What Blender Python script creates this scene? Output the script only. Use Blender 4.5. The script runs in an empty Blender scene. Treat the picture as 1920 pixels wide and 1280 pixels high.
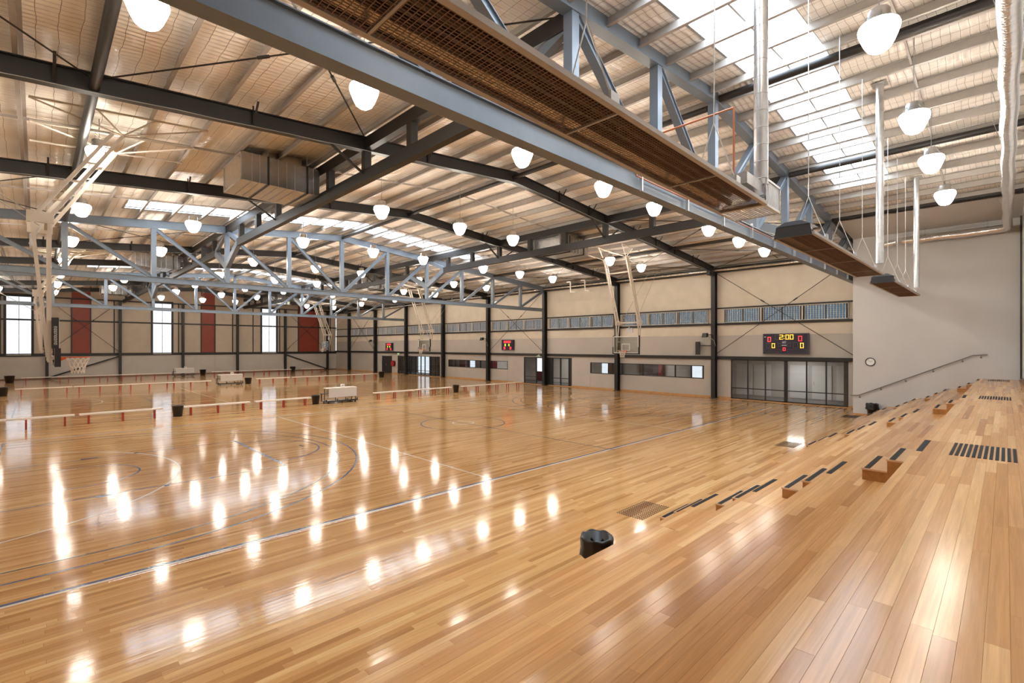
import bpy, bmesh, math, random
from mathutils import Vector, Matrix

random.seed(7)
S = bpy.context.scene
COL = S.collection
PI = math.pi

# ------------------------------------------------------------------ camera
cd = bpy.data.cameras.new('camera')
cam = bpy.data.objects.new('camera', cd)
COL.objects.link(cam)
cam.location = (16.538, -13.245, 3.323)
cam.rotation_euler = (PI / 2, 0, 0.795)
cd.sensor_fit = 'HORIZONTAL'
cd.sensor_width = 36.0
cd.lens = 908.6 / 1920 * 36.0
cd.shift_y = 9.2 / 1920
cd.clip_start = 0.05
cd.clip_end = 300
S.camera = cam

# ------------------------------------------------------------------ world, exposure
SKY = (0.80, 0.90, 1.0)
SKY_STRENGTH = 7.5
w = bpy.data.worlds.new('overcast_sky')
S.world = w
w.use_nodes = True
bg = w.node_tree.nodes['Background']
bg.inputs['Color'].default_value = (*SKY, 1)
bg.inputs['Strength'].default_value = SKY_STRENGTH
LAMP_EMIT = 44.0
LAMP_COL = (1.0, 0.92, 0.80)
S.view_settings.view_transform = 'Standard'
S.view_settings.look = 'None'
S.view_settings.gamma = 1.0
S.view_settings.use_curve_mapping = False
S.view_settings.exposure = 1.5
cy = S.cycles
cy.use_denoising = True
cy.max_bounces = 8
cy.diffuse_bounces = 5
cy.glossy_bounces = 4
cy.transmission_bounces = 4
cy.transparent_max_bounces = 12
cy.caustics_reflective = False
cy.caustics_refractive = False
cy.sample_clamp_indirect = 6.0
cy.use_light_tree = True


def portal(loc, rot, sx, sy):
    l = bpy.data.lights.new('daylight_portal', 'AREA')
    l.shape = 'RECTANGLE'
    l.size = sx
    l.size_y = sy
    l.cycles.is_portal = True
    o = bpy.data.objects.new('daylight_portal', l)
    o.location = loc
    o.rotation_euler = rot
    COL.objects.link(o)
    return o


# ------------------------------------------------------------------ building constants (metres)
YR = -0.28                       # ridge
SL = 0.0855                      # roof slope
ZR = 9.55                        # underside of rafters at the ridge


def zb(y):                       # underside of rafters
    return ZR - SL * abs(y - YR)


def zskin(y):                    # underside of roof insulation
    return zb(y) + 0.62


BAY = 7.281
X0 = 3.398
NCX = [11.0] + [X0 - BAY * k for k in range(0, 8)]      # column lines, east to west
YN = 17.84                       # north columns
YNW = 18.1                       # north wall face
XW = -52.0                       # west columns
XWW = -52.25                     # west wall face
YG = 15.4                        # grey end wall by the bleachers
YS = -18.4                       # south wall
XE = 17.0                        # wall behind the top platform
TX = [11.03, -11.16, -33.0]      # truss lines
PANEL = 3.03
SKYX = [(11.95, 13.65), (-10.2, -8.45), (-32.05, -30.3)]
SKYY = (-10.6, 8.9)
LATY = (-6.34, 5.78)
ORD = ['first', 'second', 'third', 'fourth', 'fifth', 'sixth', 'seventh', 'eighth', 'ninth', 'tenth', 'eleventh', 'twelfth']

# ------------------------------------------------------------------ mesh builder


class MB:
    def __init__(s):
        s.v = []
        s.f = []
        s.mi = []
        s.sm = []

    def _add(s, vs, fs, mi=0, smooth=False):
        b = len(s.v)
        s.v += [tuple(p) for p in vs]
        for f in fs:
            s.f.append(tuple(b + i for i in f))
            s.mi.append(mi)
            s.sm.append(smooth)

    def box(s, x0, x1, y0, y1, z0, z1, mi=0):
        s._add([(x0, y0, z0), (x1, y0, z0), (x1, y1, z0), (x0, y1, z0), (x0, y0, z1), (x1, y0, z1), (x1, y1, z1), (x0, y1, z1)],
               [(3, 2, 1, 0), (4, 5, 6, 7), (0, 1, 5, 4), (1, 2, 6, 5), (2, 3, 7, 6), (3, 0, 4, 7)], mi)
        return s

    def hexa(s, vs, mi=0):
        s._add(vs, [(3, 2, 1, 0), (4, 5, 6, 7), (0, 1, 5, 4), (1, 2, 6, 5), (2, 3, 7, 6), (3, 0, 4, 7)], mi)
        return s

    def bar(s, p, q, wd, h, up=(0, 0, 1), mi=0):
        p = Vector(p)
        q = Vector(q)
        d = (q - p).normalized()
        u = Vector(up)
        u = (u - d * u.dot(d))
        if u.length < 1e-5:
            u = Vector((1, 0, 0)) - d * d.x
        u.normalize()
        r = d.cross(u)
        a = r * (wd / 2)
        b = u * (h / 2)
        return s.hexa([p - a - b, p + a - b, q + a - b, q - a - b, p - a + b, p + a + b, q + a + b, q - a + b], mi)

    def ibeam(s, p, q, h, wd, tf=0.02, tw=0.015, up=(0, 0, 1), mi=0):
        p = Vector(p)
        q = Vector(q)
        d = (q - p).normalized()
        u = Vector(up)
        u = (u - d * u.dot(d)).normalized()
        o = u * (h / 2 - tf / 2)
        s.bar(p + o, q + o, wd, tf, up, mi)
        s.bar(p - o, q - o, wd, tf, up, mi)
        return s.bar(p, q, tw, h - 2 * tf, up, mi)

    def tube(s, p, q, r, n=8, r2=None, mi=0, cap=True):
        p = Vector(p)
        q = Vector(q)
        d = (q - p).normalized()
        u = Vector((0, 0, 1)) if abs(d.z) < 0.9 else Vector((1, 0, 0))
        u = (u - d * u.dot(d)).normalized()
        t = d.cross(u)
        r2 = r if r2 is None else r2
        vs = []
        for c, rr in ((p, r), (q, r2)):
            for i in range(n):
                a = 2 * PI * i / n
                vs.append(c + (u * math.cos(a) + t * math.sin(a)) * rr)
        s._add(vs, [(i, (i + 1) % n, n + (i + 1) % n, n + i) for i in range(n)], mi, n >= 8)
        if cap:
            s._add(vs[:n], [tuple(reversed(range(n)))], mi)
            s._add(vs[n:], [tuple(range(n))], mi)
        return s

    def path(s, pts, r, n=8, mi=0):
        for a, b in zip(pts[:-1], pts[1:]):
            s.tube(a, b, r, n, mi=mi)
        return s

    def lathe(s, prof, n=16, c=(0, 0, 0), mi=0, smooth=True):
        vs = []
        for r, z in prof:
            for i in range(n):
                a = 2 * PI * i / n
                vs.append((c[0] + r * math.cos(a), c[1] + r * math.sin(a), c[2] + z))
        fs = []
        for j in range(len(prof) - 1):
            for i in range(n):
                fs.append((j * n + i, j * n + (i + 1) % n, (j + 1) * n + (i + 1) % n, (j + 1) * n + i))
        s._add(vs, fs, mi, smooth)
        return s

    def disc(s, c, r, n=24, axis='z', mi=0, flip=False):
        vs = []
        for i in range(n):
            a = 2 * PI * i / n
            x, y = r * math.cos(a), r * math.sin(a)
            vs.append((c[0] + x, c[1] + y, c[2]) if axis == 'z' else (c[0] + x, c[1], c[2] + y))
        f = tuple(range(n))
        s._add(vs, [f[::-1] if flip else f], mi)
        return s

    def ring(s, c, R, r, n=24, m=6, axis='z', mi=0):
        vs = []
        for i in range(n):
            a = 2 * PI * i / n
            for j in range(m):
                b = 2 * PI * j / m
                rr = R + r * math.cos(b)
                x, y, z = rr * math.cos(a), rr * math.sin(a), r * math.sin(b)
                vs.append((c[0] + x, c[1] + y, c[2] + z) if axis == 'z' else (c[0] + x, c[1] + z, c[2] + y))
        fs = []
        for i in range(n):
            for j in range(m):
                fs.append((i * m + j, ((i + 1) % n) * m + j, ((i + 1) % n) * m + (j + 1) % m, i * m + (j + 1) % m))
        s._add(vs, fs, mi, True)
        return s

    def quad(s, a, b, c, d, mi=0):
        s._add([a, b, c, d], [(0, 1, 2, 3)], mi)
        return s

    def strip(s, inner, outer, mi=0):
        n = len(inner)
        s._add(inner + outer, [(i, i + 1, n + i + 1, n + i) for i in range(n - 1)], mi)
        return s

    def mesh(s, name, mats):
        me = bpy.data.meshes.new(name)
        me.from_pydata(s.v, [], s.f)
        for m in (mats if isinstance(mats, (list, tuple)) else [mats]):
            me.materials.append(m)
        me.polygons.foreach_set('material_index', s.mi)
        me.polygons.foreach_set('use_smooth', s.sm)
        me.update()
        return me

    def build(s, name, mats, parent=None, kind=None):
        o = bpy.data.objects.new(name, s.mesh(name, mats))
        COL.objects.link(o)
        if parent is not None:
            o.parent = parent
        if kind:
            o['kind'] = kind
        return o


def link_mesh(name, me, parent=None, loc=None, rot=None):
    o = bpy.data.objects.new(name, me)
    COL.objects.link(o)
    if parent is not None:
        o.parent = parent
    if loc is not None:
        o.location = loc
    if rot is not None:
        o.rotation_euler = rot
    return o


def tag(o, label, cat, group=None):
    o['label'] = label
    o['category'] = cat
    if group:
        o['group'] = group
    return o


def thing(name, label, cat, loc=(0, 0, 0), rz=0, group=None):
    o = bpy.data.objects.new(name, None)
    o.empty_display_size = 0.2
    COL.objects.link(o)
    o.location = loc
    o.rotation_euler = (0, 0, rz)
    return tag(o, label, cat, group)


def struct(name, loc=(0, 0, 0)):
    o = bpy.data.objects.new(name, None)
    COL.objects.link(o)
    o.location = loc
    o['kind'] = 'structure'
    return o


KIDS = {}


def dup(root, loc=None, rz=None, label=None, group=None):
    """a copy of a thing with copies of its parts and sub-parts (mesh data shared)"""
    if not KIDS:
        pass
    r = root.copy()
    COL.objects.link(r)
    if loc is not None:
        r.location = loc
    if rz is not None:
        r.rotation_euler = (0, 0, rz)
    if label:
        r['label'] = label
    if group:
        r['group'] = group
    for ch in list(root.children):
        c = ch.copy()
        COL.objects.link(c)
        c.parent = r
        for g in list(ch.children):
            d = g.copy()
            COL.objects.link(d)
            d.parent = c
    return r


# ------------------------------------------------------------------ materials
def nmat(name):
    m = bpy.data.materials.new(name)
    m.use_nodes = True
    nt = m.node_tree
    return m, nt, nt.nodes['Principled BSDF']


def mat(name, c, rough=0.5, metal=0.0, var=0.0, scale=4.0, spec=None, bump=0.0, bscale=60.0):
    m, nt, b = nmat(name)
    b.inputs['Roughness'].default_value = rough
    b.inputs['Metallic'].default_value = metal
    if spec is not None:
        b.inputs['Specular IOR Level'].default_value = spec
    N = nt.nodes
    L = nt.links
    tc = N.new('ShaderNodeTexCoord')
    if var > 0:
        nz = N.new('ShaderNodeTexNoise')
        nz.inputs['Scale'].default_value = scale
        nz.inputs['Detail'].default_value = 4
        L.new(tc.outputs['Object'], nz.inputs['Vector'])
        rp = N.new('ShaderNodeValToRGB')
        rp.color_ramp.elements[0].position = 0.3
        rp.color_ramp.elements[1].position = 0.7
        rp.color_ramp.elements[0].color = (*[x * (1 - var) for x in c], 1)
        rp.color_ramp.elements[1].color = (*[min(1, x * (1 + var)) for x in c], 1)
        L.new(nz.outputs['Fac'], rp.inputs['Fac'])
        L.new(rp.outputs['Color'], b.inputs['Base Color'])
    else:
        b.inputs['Base Color'].default_value = (*c, 1)
    if bump > 0:
        nz2 = N.new('ShaderNodeTexNoise')
        nz2.inputs['Scale'].default_value = bscale
        L.new(tc.outputs['Object'], nz2.inputs['Vector'])
        bp = N.new('ShaderNodeBump')
        bp.inputs['Strength'].default_value = bump
        bp.inputs['Distance'].default_value = 0.01
        L.new(nz2.outputs['Fac'], bp.inputs['Height'])
        L.new(bp.outputs['Normal'], b.inputs['Normal'])
    return m


def emat(name, c, strength):
    m, nt, b = nmat(name)
    b.inputs['Base Color'].default_value = (*c, 1)
    b.inputs['Emission Color'].default_value = (*c, 1)
    b.inputs['Emission Strength'].default_value = strength
    return m


def panemat(name, tint, gloss=0.08, rough=0.02, gcol=(1, 1, 1)):
    """a thin pane: tinted see-through with a faint reflection"""
    m = bpy.data.materials.new(name)
    m.use_nodes = True
    nt = m.node_tree
    nt.nodes.clear()
    N = nt.nodes
    out = N.new('ShaderNodeOutputMaterial')
    tr = N.new('ShaderNodeBsdfTransparent')
    tr.inputs['Color'].default_value = (*tint, 1)
    gl = N.new('ShaderNodeBsdfGlossy')
    gl.inputs['Color'].default_value = (*gcol, 1)
    gl.inputs['Roughness'].default_value = rough
    mx = N.new('ShaderNodeMixShader')
    mx.inputs['Fac'].default_value = gloss
    nt.links.new(tr.outputs[0], mx.inputs[1])
    nt.links.new(gl.outputs[0], mx.inputs[2])
    nt.links.new(mx.outputs[0], out.inputs[0])
    return m


WOOD_RAMP = [(0.0, (0.42, 0.205, 0.075)), (0.12, (0.52, 0.275, 0.105)), (0.5, (0.60, 0.335, 0.135)),
             (0.85, (0.66, 0.395, 0.17)), (1.0, (0.72, 0.46, 0.215))]


def woodmat(name, mode, width=0.0833, length=2.1, rough=0.16, tint=(1, 1, 1), ramp=WOOD_RAMP, bumpk=0.05):
    """timber strip flooring. mode 'attr': one tone per board from the attribute; 'grid': strips laid out along y in the shader"""
    m, nt, b = nmat(name)
    N = nt.nodes
    L = nt.links

    def math_(op, a, bb=None):
        n = N.new('ShaderNodeMath')
        n.operation = op
        for i, x in enumerate((a, bb)):
            if x is None:
                continue
            if isinstance(x, (int, float)):
                n.inputs[i].default_value = x
            else:
                L.new(x, n.inputs[i])
        return n.outputs[0]
    geo = N.new('ShaderNodeNewGeometry')
    sep = N.new('ShaderNodeSeparateXYZ')
    L.new(geo.outputs['Position'], sep.inputs[0])
    X, Y, Z = sep.outputs
    seam = None
    if mode == 'attr':
        at = N.new('ShaderNodeAttribute')
        at.attribute_name = 'tone'
        tone = at.outputs['Fac']
    else:
        u = math_('DIVIDE', X, width)
        row = math_('FLOOR', u)
        wn = N.new('ShaderNodeTexWhiteNoise')
        wn.noise_dimensions = '1D'
        L.new(row, wn.inputs['W'])
        v = math_('ADD', math_('DIVIDE', Y, length), math_('MULTIPLY', wn.outputs['Value'], 17.0))
        colm = math_('FLOOR', v)
        wn2 = N.new('ShaderNodeTexWhiteNoise')
        wn2.noise_dimensions = '2D'
        cb = N.new('ShaderNodeCombineXYZ')
        L.new(row, cb.inputs[0])
        L.new(colm, cb.inputs[1])
        L.new(cb.outputs[0], wn2.inputs['Vector'])
        tone = wn2.outputs['Value']
        fu = math_('FRACT', u)
        fv = math_('FRACT', v)
        e1 = math_('LESS_THAN', math_('MINIMUM', fu, math_('SUBTRACT', 1.0, fu)), 0.016)
        e2 = math_('LESS_THAN', math_('MINIMUM', fv, math_('SUBTRACT', 1.0, fv)), 0.0008)
        seam = math_('MAXIMUM', e1, e2)
    rp = N.new('ShaderNodeValToRGB')
    el = rp.color_ramp.elements
    el[0].position, el[1].position = ramp[0][0], ramp[-1][0]
    el[0].color = (*[ramp[0][1][i] * tint[i] for i in range(3)], 1)
    el[1].color = (*[ramp[-1][1][i] * tint[i] for i in range(3)], 1)
    for p, c in ramp[1:-1]:
        e = el.new(p)
        e.color = (*[c[i] * tint[i] for i in range(3)], 1)
    L.new(tone, rp.inputs['Fac'])
    off = math_('MULTIPLY', tone, 53.0)
    cb2 = N.new('ShaderNodeCombineXYZ')
    L.new(math_('ADD', math_('MULTIPLY', X, 42.0), off), cb2.inputs[0])
    L.new(math_('ADD', math_('MULTIPLY', Y, 1.1), off), cb2.inputs[1])
    L.new(math_('MULTIPLY', Z, 42.0), cb2.inputs[2])
    nz = N.new('ShaderNodeTexNoise')
    nz.inputs['Scale'].default_value = 1.0
    nz.inputs['Detail'].default_value = 5
    nz.inputs['Roughness'].default_value = 0.65
    nz.inputs['Distortion'].default_value = 0.6
    L.new(cb2.outputs[0], nz.inputs['Vector'])
    mr = N.new('ShaderNodeMapRange')
    mr.inputs['From Min'].default_value = 0.3
    mr.inputs['From Max'].default_value = 0.75
    mr.inputs['To Min'].default_value = 0.80
    mr.inputs['To Max'].default_value = 1.12
    L.new(nz.outputs['Fac'], mr.inputs['Value'])
    mul = N.new('ShaderNodeMixRGB')
    mul.blend_type = 'MULTIPLY'
    mul.inputs['Fac'].default_value = 1.0
    L.new(rp.outputs['Color'], mul.inputs['Color1'])
    L.new(mr.outputs[0], mul.inputs['Color2'])
    colr = mul.outputs['Color']
    if seam is not None:
        mx = N.new('ShaderNodeMixRGB')
        mx.blend_type = 'MULTIPLY'
        mx.inputs['Color2'].default_value = (0.45, 0.38, 0.32, 1)
        L.new(seam, mx.inputs['Fac'])
        L.new(colr, mx.inputs['Color1'])
        colr = mx.outputs['Color']
    L.new(colr, b.inputs['Base Color'])
    b.inputs['Roughness'].default_value = rough
    b.inputs['IOR'].default_value = 1.30
    # slight cupping of the strips: ripples the reflections
    cb3 = N.new('ShaderNodeCombineXYZ')
    L.new(math_('MULTIPLY', X, 12.0), cb3.inputs[0])
    L.new(math_('MULTIPLY', Y, 0.9), cb3.inputs[1])
    L.new(math_('ADD', off, Z), cb3.inputs[2])
    nz3 = N.new('ShaderNodeTexNoise')
    nz3.inputs['Scale'].default_value = 1.0
    nz3.inputs['Detail'].default_value = 2
    L.new(cb3.outputs[0], nz3.inputs['Vector'])
    bp = N.new('ShaderNodeBump')
    bp.inputs['Strength'].default_value = bumpk
    bp.inputs['Distance'].default_value = 0.02
    L.new(nz3.outputs['Fac'], bp.inputs['Height'])
    L.new(bp.outputs['Normal'], b.inputs['Normal'])
    return m


def insulmat():
    m, nt, b = nmat('roof_insulation')
    N = nt.nodes
    L = nt.links

    def math_(op, a, bb=None):
        n = N.new('ShaderNodeMath')
        n.operation = op
        for i, x in enumerate((a, bb)):
            if x is None:
                continue
            if isinstance(x, (int, float)):
                n.inputs[i].default_value = x
            else:
                L.new(x, n.inputs[i])
        return n.outputs[0]
    geo = N.new('ShaderNodeNewGeometry')
    nz = N.new('ShaderNodeTexNoise')
    nz.inputs['Scale'].default_value = 1.3
    L.new(geo.outputs['Position'], nz.inputs['Vector'])
    sep = N.new('ShaderNodeSeparateXYZ')
    L.new(geo.outputs['Position'], sep.inputs[0])
    X = math_('ADD', sep.outputs[0], math_('MULTIPLY', nz.outputs['Fac'], 0.12))
    Y = math_('ADD', sep.outputs[1], math_('MULTIPLY', nz.outputs['Fac'], 0.12))

    def line(c, period, wd):
        f = math_('FRACT', math_('DIVIDE', c, period))
        return math_('LESS_THAN', f, wd / period)
    wire = math_('MAXIMUM', line(X, 0.15, 0.007), line(Y, 0.30, 0.009))
    nz2 = N.new('ShaderNodeTexNoise')
    nz2.inputs['Scale'].default_value = 0.8
    nz2.inputs['Detail'].default_value = 3
    L.new(geo.outputs['Position'], nz2.inputs['Vector'])
    rp = N.new('ShaderNodeValToRGB')
    rp.color_ramp.elements[0].position = 0.3
    rp.color_ramp.elements[0].color = (0.80, 0.75, 0.68, 1)
    rp.color_ramp.elements[1].position = 0.7
    rp.color_ramp.elements[1].color = (0.90, 0.86, 0.80, 1)
    L.new(nz2.outputs['Fac'], rp.inputs['Fac'])
    mx = N.new('ShaderNodeMixRGB')
    mx.inputs['Color2'].default_value = (0.22, 0.19, 0.17, 1)
    L.new(wire, mx.inputs['Fac'])
    L.new(rp.outputs['Color'], mx.inputs['Color1'])
    L.new(mx.outputs['Color'], b.inputs['Base Color'])
    b.inputs['Roughness'].default_value = 0.38
    # pillowing of the foil between the wires
    wv = math_('SINE', math_('MULTIPLY', X, 2 * PI / 0.15))
    wv2 = math_('SINE', math_('MULTIPLY', Y, 2 * PI / 0.3))
    bp = N.new('ShaderNodeBump')
    bp.inputs['Strength'].default_value = 0.35
    bp.inputs['Distance'].default_value = 0.02
    L.new(math_('ADD', wv, math_('ADD', wv2, math_('MULTIPLY', nz.outputs['Fac'], 4.0))), bp.inputs['Height'])
    L.new(bp.outputs['Normal'], b.inputs['Normal'])
    return m


def lensmat():
    """prismatic lamp lens: throws most of its light out of the upper band, sideways onto roof and walls"""
    m, nt, b = nmat('lamp_lens')
    N = nt.nodes
    L = nt.links
    tc = N.new('ShaderNodeTexCoord')
    sep = N.new('ShaderNodeSeparateXYZ')
    L.new(tc.outputs['Object'], sep.inputs[0])
    mr = N.new('ShaderNodeMapRange')
    mr.inputs['From Min'].default_value = -0.02
    mr.inputs['From Max'].default_value = 0.08
    mr.inputs['To Min'].default_value = LAMP_EMIT * 0.13
    mr.inputs['To Max'].default_value = LAMP_EMIT
    L.new(sep.outputs[2], mr.inputs['Value'])
    b.inputs['Base Color'].default_value = (0.85, 0.85, 0.82, 1)
    b.inputs['Emission Color'].default_value = (*LAMP_COL, 1)
    L.new(mr.outputs[0], b.inputs['Emission Strength'])
    b.inputs['Roughness'].default_value = 0.2
    return m


M = {}
M['floor'] = woodmat('court_timber', 'grid', rough=0.10, tint=(1.02, 1.02, 1.0))
M['board'] = woodmat('board_timber', 'attr', rough=0.10, tint=(1.02, 1.02, 1.0))
M['seatboard'] = woodmat('bleacher_timber', 'attr', rough=0.19, tint=(1.04, 0.99, 0.98))
M['ply'] = mat('plywood_face', (0.40, 0.19, 0.06), 0.35, var=0.18, scale=14)
M['edge'] = mat('pale_timber_edge', (0.68, 0.47, 0.30), 0.4, var=0.08)
M['skirt'] = mat('timber_skirting', (0.52, 0.29, 0.12), 0.3, var=0.12)
M['darkwood'] = mat('dark_timber', (0.17, 0.085, 0.05), 0.35, var=0.2)
M['subfloor'] = mat('dark_subfloor', (0.05, 0.03, 0.02), 0.8)
M['steel'] = mat('dark_steel_paint', (0.012, 0.010, 0.009), 0.5, var=0.08)
M['truss'] = mat('skylit_steel_paint', (0.125, 0.152, 0.185), 0.36, var=0.05)  # same dark paint as the rafters, pale blue skylight put into the colour
M['purlin'] = mat('galvanised_purlin', (0.36, 0.33, 0.30), 0.45, metal=0.15, var=0.06)
M['galv'] = mat('galvanised_steel', (0.60, 0.60, 0.60), 0.30, metal=0.85, var=0.10, scale=9)
M['duct'] = mat('duct_sheet_metal', (0.46, 0.45, 0.44), 0.26, metal=1.0, var=0.12, scale=3)
M['foil'] = mat('crinkled_foil', (0.80, 0.79, 0.77), 0.22, metal=0.9, var=0.1, scale=8, bump=0.9, bscale=22)
M['insul'] = insulmat()
M['cream'] = mat('cream_wall_panel', (0.66, 0.59, 0.49), 0.55, var=0.05, scale=1.5)
M['tan'] = mat('tan_wall_panel', (0.47, 0.40, 0.32), 0.55, var=0.05, scale=1.5)
M['base'] = mat('warm_grey_wall', (0.48, 0.45, 0.415), 0.55, var=0.04, scale=1.2)
M['grey'] = mat('grey_painted_wall', (0.58, 0.575, 0.57), 0.6, var=0.03, scale=0.8)
M['red'] = mat('oxide_red_panel', (0.235, 0.035, 0.016), 0.5, var=0.08, scale=1.2)
M['black'] = mat('black_frame', (0.018, 0.017, 0.017), 0.4)
M['rubber'] = mat('black_rubber', (0.022, 0.022, 0.024), 0.6, var=0.2, scale=40)
M['strip'] = mat('charcoal_grip_strip', (0.016, 0.016, 0.017), 0.8, var=0.25, scale=60, spec=0.25)
M['plastic'] = mat('black_plastic', (0.025, 0.024, 0.025), 0.35)
M['bag'] = mat('black_bin_bag', (0.007, 0.007, 0.008), 0.30, bump=0.5, bscale=16)
M['white'] = mat('white_enamel', (0.78, 0.76, 0.72), 0.4)
M['offwhite'] = mat('off_white_enamel', (0.62, 0.56, 0.48), 0.4, var=0.04)
M['benchtop'] = mat('bench_top_white', (0.80, 0.74, 0.66), 0.35, var=0.05)
M['redleg'] = mat('red_painted_steel', (0.33, 0.035, 0.018), 0.4)
M['rim'] = mat('orange_rim', (0.72, 0.11, 0.02), 0.4)
M['net'] = mat('white_cord', (0.80, 0.76, 0.68), 0.8)
M['lineW'] = mat('white_court_paint', (0.80, 0.74, 0.64), 0.17)
M['lineB'] = mat('blue_court_paint', (0.015, 0.05, 0.16), 0.17)
M['lineK'] = mat('black_court_paint', (0.022, 0.014, 0.012), 0.17)
M['frost'] = panemat('frosted_window_pane', (0.062, 0.060, 0.059), 0.05, 0.25)
M['skypane'] = panemat('polycarbonate_sheet', (0.62, 0.64, 0.66), 0.04, 0.3)
M['glass'] = panemat('clear_glass', (0.80, 0.84, 0.84), 0.10)
M['darkglass'] = panemat('smoked_glass', (0.35, 0.38, 0.40), 0.12)
M['louvre'] = panemat('louvre_glass', (0.45, 0.56, 0.64), 0.10, 0.1)
M['dimpane'] = panemat('sky_dimming_pane', (0.014, 0.017, 0.019), 0.03, 0.1)
M['boardglass'] = panemat('acrylic_backboard', (0.80, 0.83, 0.83), 0.06)
M['copper'] = mat('copper_pipe', (0.45, 0.17, 0.09), 0.4, metal=0.6)
M['meshwire'] = mat('heater_guard_wire', (0.20, 0.12, 0.075), 0.45, metal=0.5)
M['reflector'] = mat('heater_reflector', (0.72, 0.66, 0.60), 0.22, metal=0.95)
M['burner'] = mat('burner_tube', (0.05, 0.03, 0.022), 0.5, metal=0.4)
M['lens'] = lensmat()
M['cable'] = mat('grey_cable', (0.30, 0.29, 0.27), 0.5)
M['navy'] = mat('scoreboard_face', (0.012, 0.010, 0.035), 0.35)
M['ledred'] = emat('red_led', (1.0, 0.06, 0.07), 0.42)
M['ledyellow'] = emat('yellow_led', (1.0, 0.62, 0.06), 0.40)
M['ledgreen'] = emat('green_led', (0.6, 0.75, 0.05), 0.4)
M['exit'] = emat('exit_sign_face', (0.25, 0.75, 0.35), 0.3)
M['hosered'] = mat('hose_reel_red', (0.40, 0.02, 0.02), 0.35)
M['doorgrey'] = mat('grey_door_leaf', (0.42, 0.40, 0.38), 0.5)
M['lobbyfloor'] = mat('lobby_carpet', (0.10, 0.10, 0.11), 0.7)
M['maroon'] = mat('maroon_panel', (0.12, 0.012, 0.012), 0.5)
M['railsteel'] = mat('brushed_rail_steel', (0.20, 0.19, 0.18), 0.35, metal=0.7)
M['clockface'] = mat('clock_face', (0.80, 0.80, 0.80), 0.4)
M['mark'] = mat('pale_print', (0.55, 0.55, 0.58), 0.5)
M['outline'] = mat('dim_outline', (0.13, 0.12, 0.16), 0.5)

# ------------------------------------------------------------------ boards
def board_mesh(x0, x1, y0, y1, z0, z1, tone, m, name='board'):
    g = 0.0004
    c = 0.0005
    x0 += g
    x1 -= g
    y0 += g
    y1 -= g
    vs = [(x0, y0, z0), (x1, y0, z0), (x1, y1, z0), (x0, y1, z0), (x0, y0, z1 - c), (x1, y0, z1 - c), (x1, y1, z1 - c), (x0, y1, z1 - c),
          (x0 + c, y0 + c, z1), (x1 - c, y0 + c, z1), (x1 - c, y1 - c, z1), (x0 + c, y1 - c, z1)]
    fs = [(0, 1, 5, 4), (1, 2, 6, 5), (2, 3, 7, 6), (3, 0, 4, 7), (4, 5, 9, 8), (5, 6, 10, 9), (6, 7, 11, 10), (7, 4, 8, 11), (8, 9, 10, 11)]
    return vs, fs


def tone_attr(me, tones):
    a = me.attributes.new('tone', 'FLOAT', 'FACE')
    a.data.foreach_set('value', tones)


def lay(x0, x1, n, y0, y1, z0, z1, parent, m, name, single=True, lmin=1.2, lmax=3.2, far=None):
    """strips running along y, broken at random; single: an object each, else joined"""
    wd = (x1 - x0) / n
    V, F, T = [], [], []
    for i in range(n):
        y = y0 - random.uniform(0, 1.5)
        while y < y1:
            ye = y + random.uniform(lmin, lmax)
            a, b = max(y, y0), min(ye, y1)
            if y1 - ye < 0.35:
                b = y1
                ye = y1
            if b - a > 0.02:
                tone = random.random()
                vs, fs = board_mesh(x0 + i * wd, x0 + (i + 1) * wd, a, b, z0, z1, tone, m)
                if single:
                    me = bpy.data.meshes.new(name)
                    me.from_pydata(vs, [], fs)
                    me.materials.append(m)
                    tone_attr(me, [tone] * len(fs))
                    link_mesh(name, me, parent)
                else:
                    k = len(V)
                    V += vs
                    F += [tuple(k + q for q in f) for f in fs]
                    T += [tone] * len(fs)
            y = ye
    if not single:
        me = bpy.data.meshes.new(name)
        me.from_pydata(V, [], F)
        me.materials.append(m)
        tone_attr(me, T)
        o = link_mesh(name, me, parent)
        o['kind'] = 'stuff'


# ------------------------------------------------------------------ floor
NFX, NFY = (7.667, 12.584), (-12.2, -4.4)        # near boards laid one by one; 59 strips wide
floor = struct('floor')
mb = MB()
xs = [XWW - 0.2, NFX[0], NFX[1], XE + 0.6]
ys = [YS - 0.2, YNW + 0.5]
mb.quad((xs[0], ys[0], 0), (xs[1], ys[0], 0), (xs[1], ys[1], 0), (xs[0], ys[1], 0))
mb.quad((xs[2], ys[0], 0), (xs[3], ys[0], 0), (xs[3], ys[1], 0), (xs[2], ys[1], 0))
NROW = 59
for i in range(NROW):                    # strip ends staggered from row to row
    wd_ = (NFX[1] - NFX[0]) / NROW
    xa, xb = NFX[0] + i * wd_, NFX[0] + (i + 1) * wd_
    ya, yb = NFY[0] + random.uniform(-0.9, 0.9), NFY[1] + random.uniform(-1.2, 1.2)
    mb.quad((xa, ys[0], 0), (xb, ys[0], 0), (xb, ya, 0), (xa, ya, 0))
    mb.quad((xa, yb, 0), (xb, yb, 0), (xb, ys[1], 0), (xa, ys[1], 0))
    lay(xa, xb, 1, ya, yb, -0.02, 0.0, floor, M['board'], 'floor_board', lmin=1.7, lmax=4.2)
mb.build('strip_flooring', M['floor'], floor)
MB().quad((NFX[0], NFY[0] - 1, -0.02), (NFX[1], NFY[0] - 1, -0.02), (NFX[1], NFY[1] + 1.3, -0.02), (NFX[0], NFY[1] + 1.3, -0.02)).build('subfloor', M['subfloor'], floor)

# court markings
LZ = 0.0012


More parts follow.
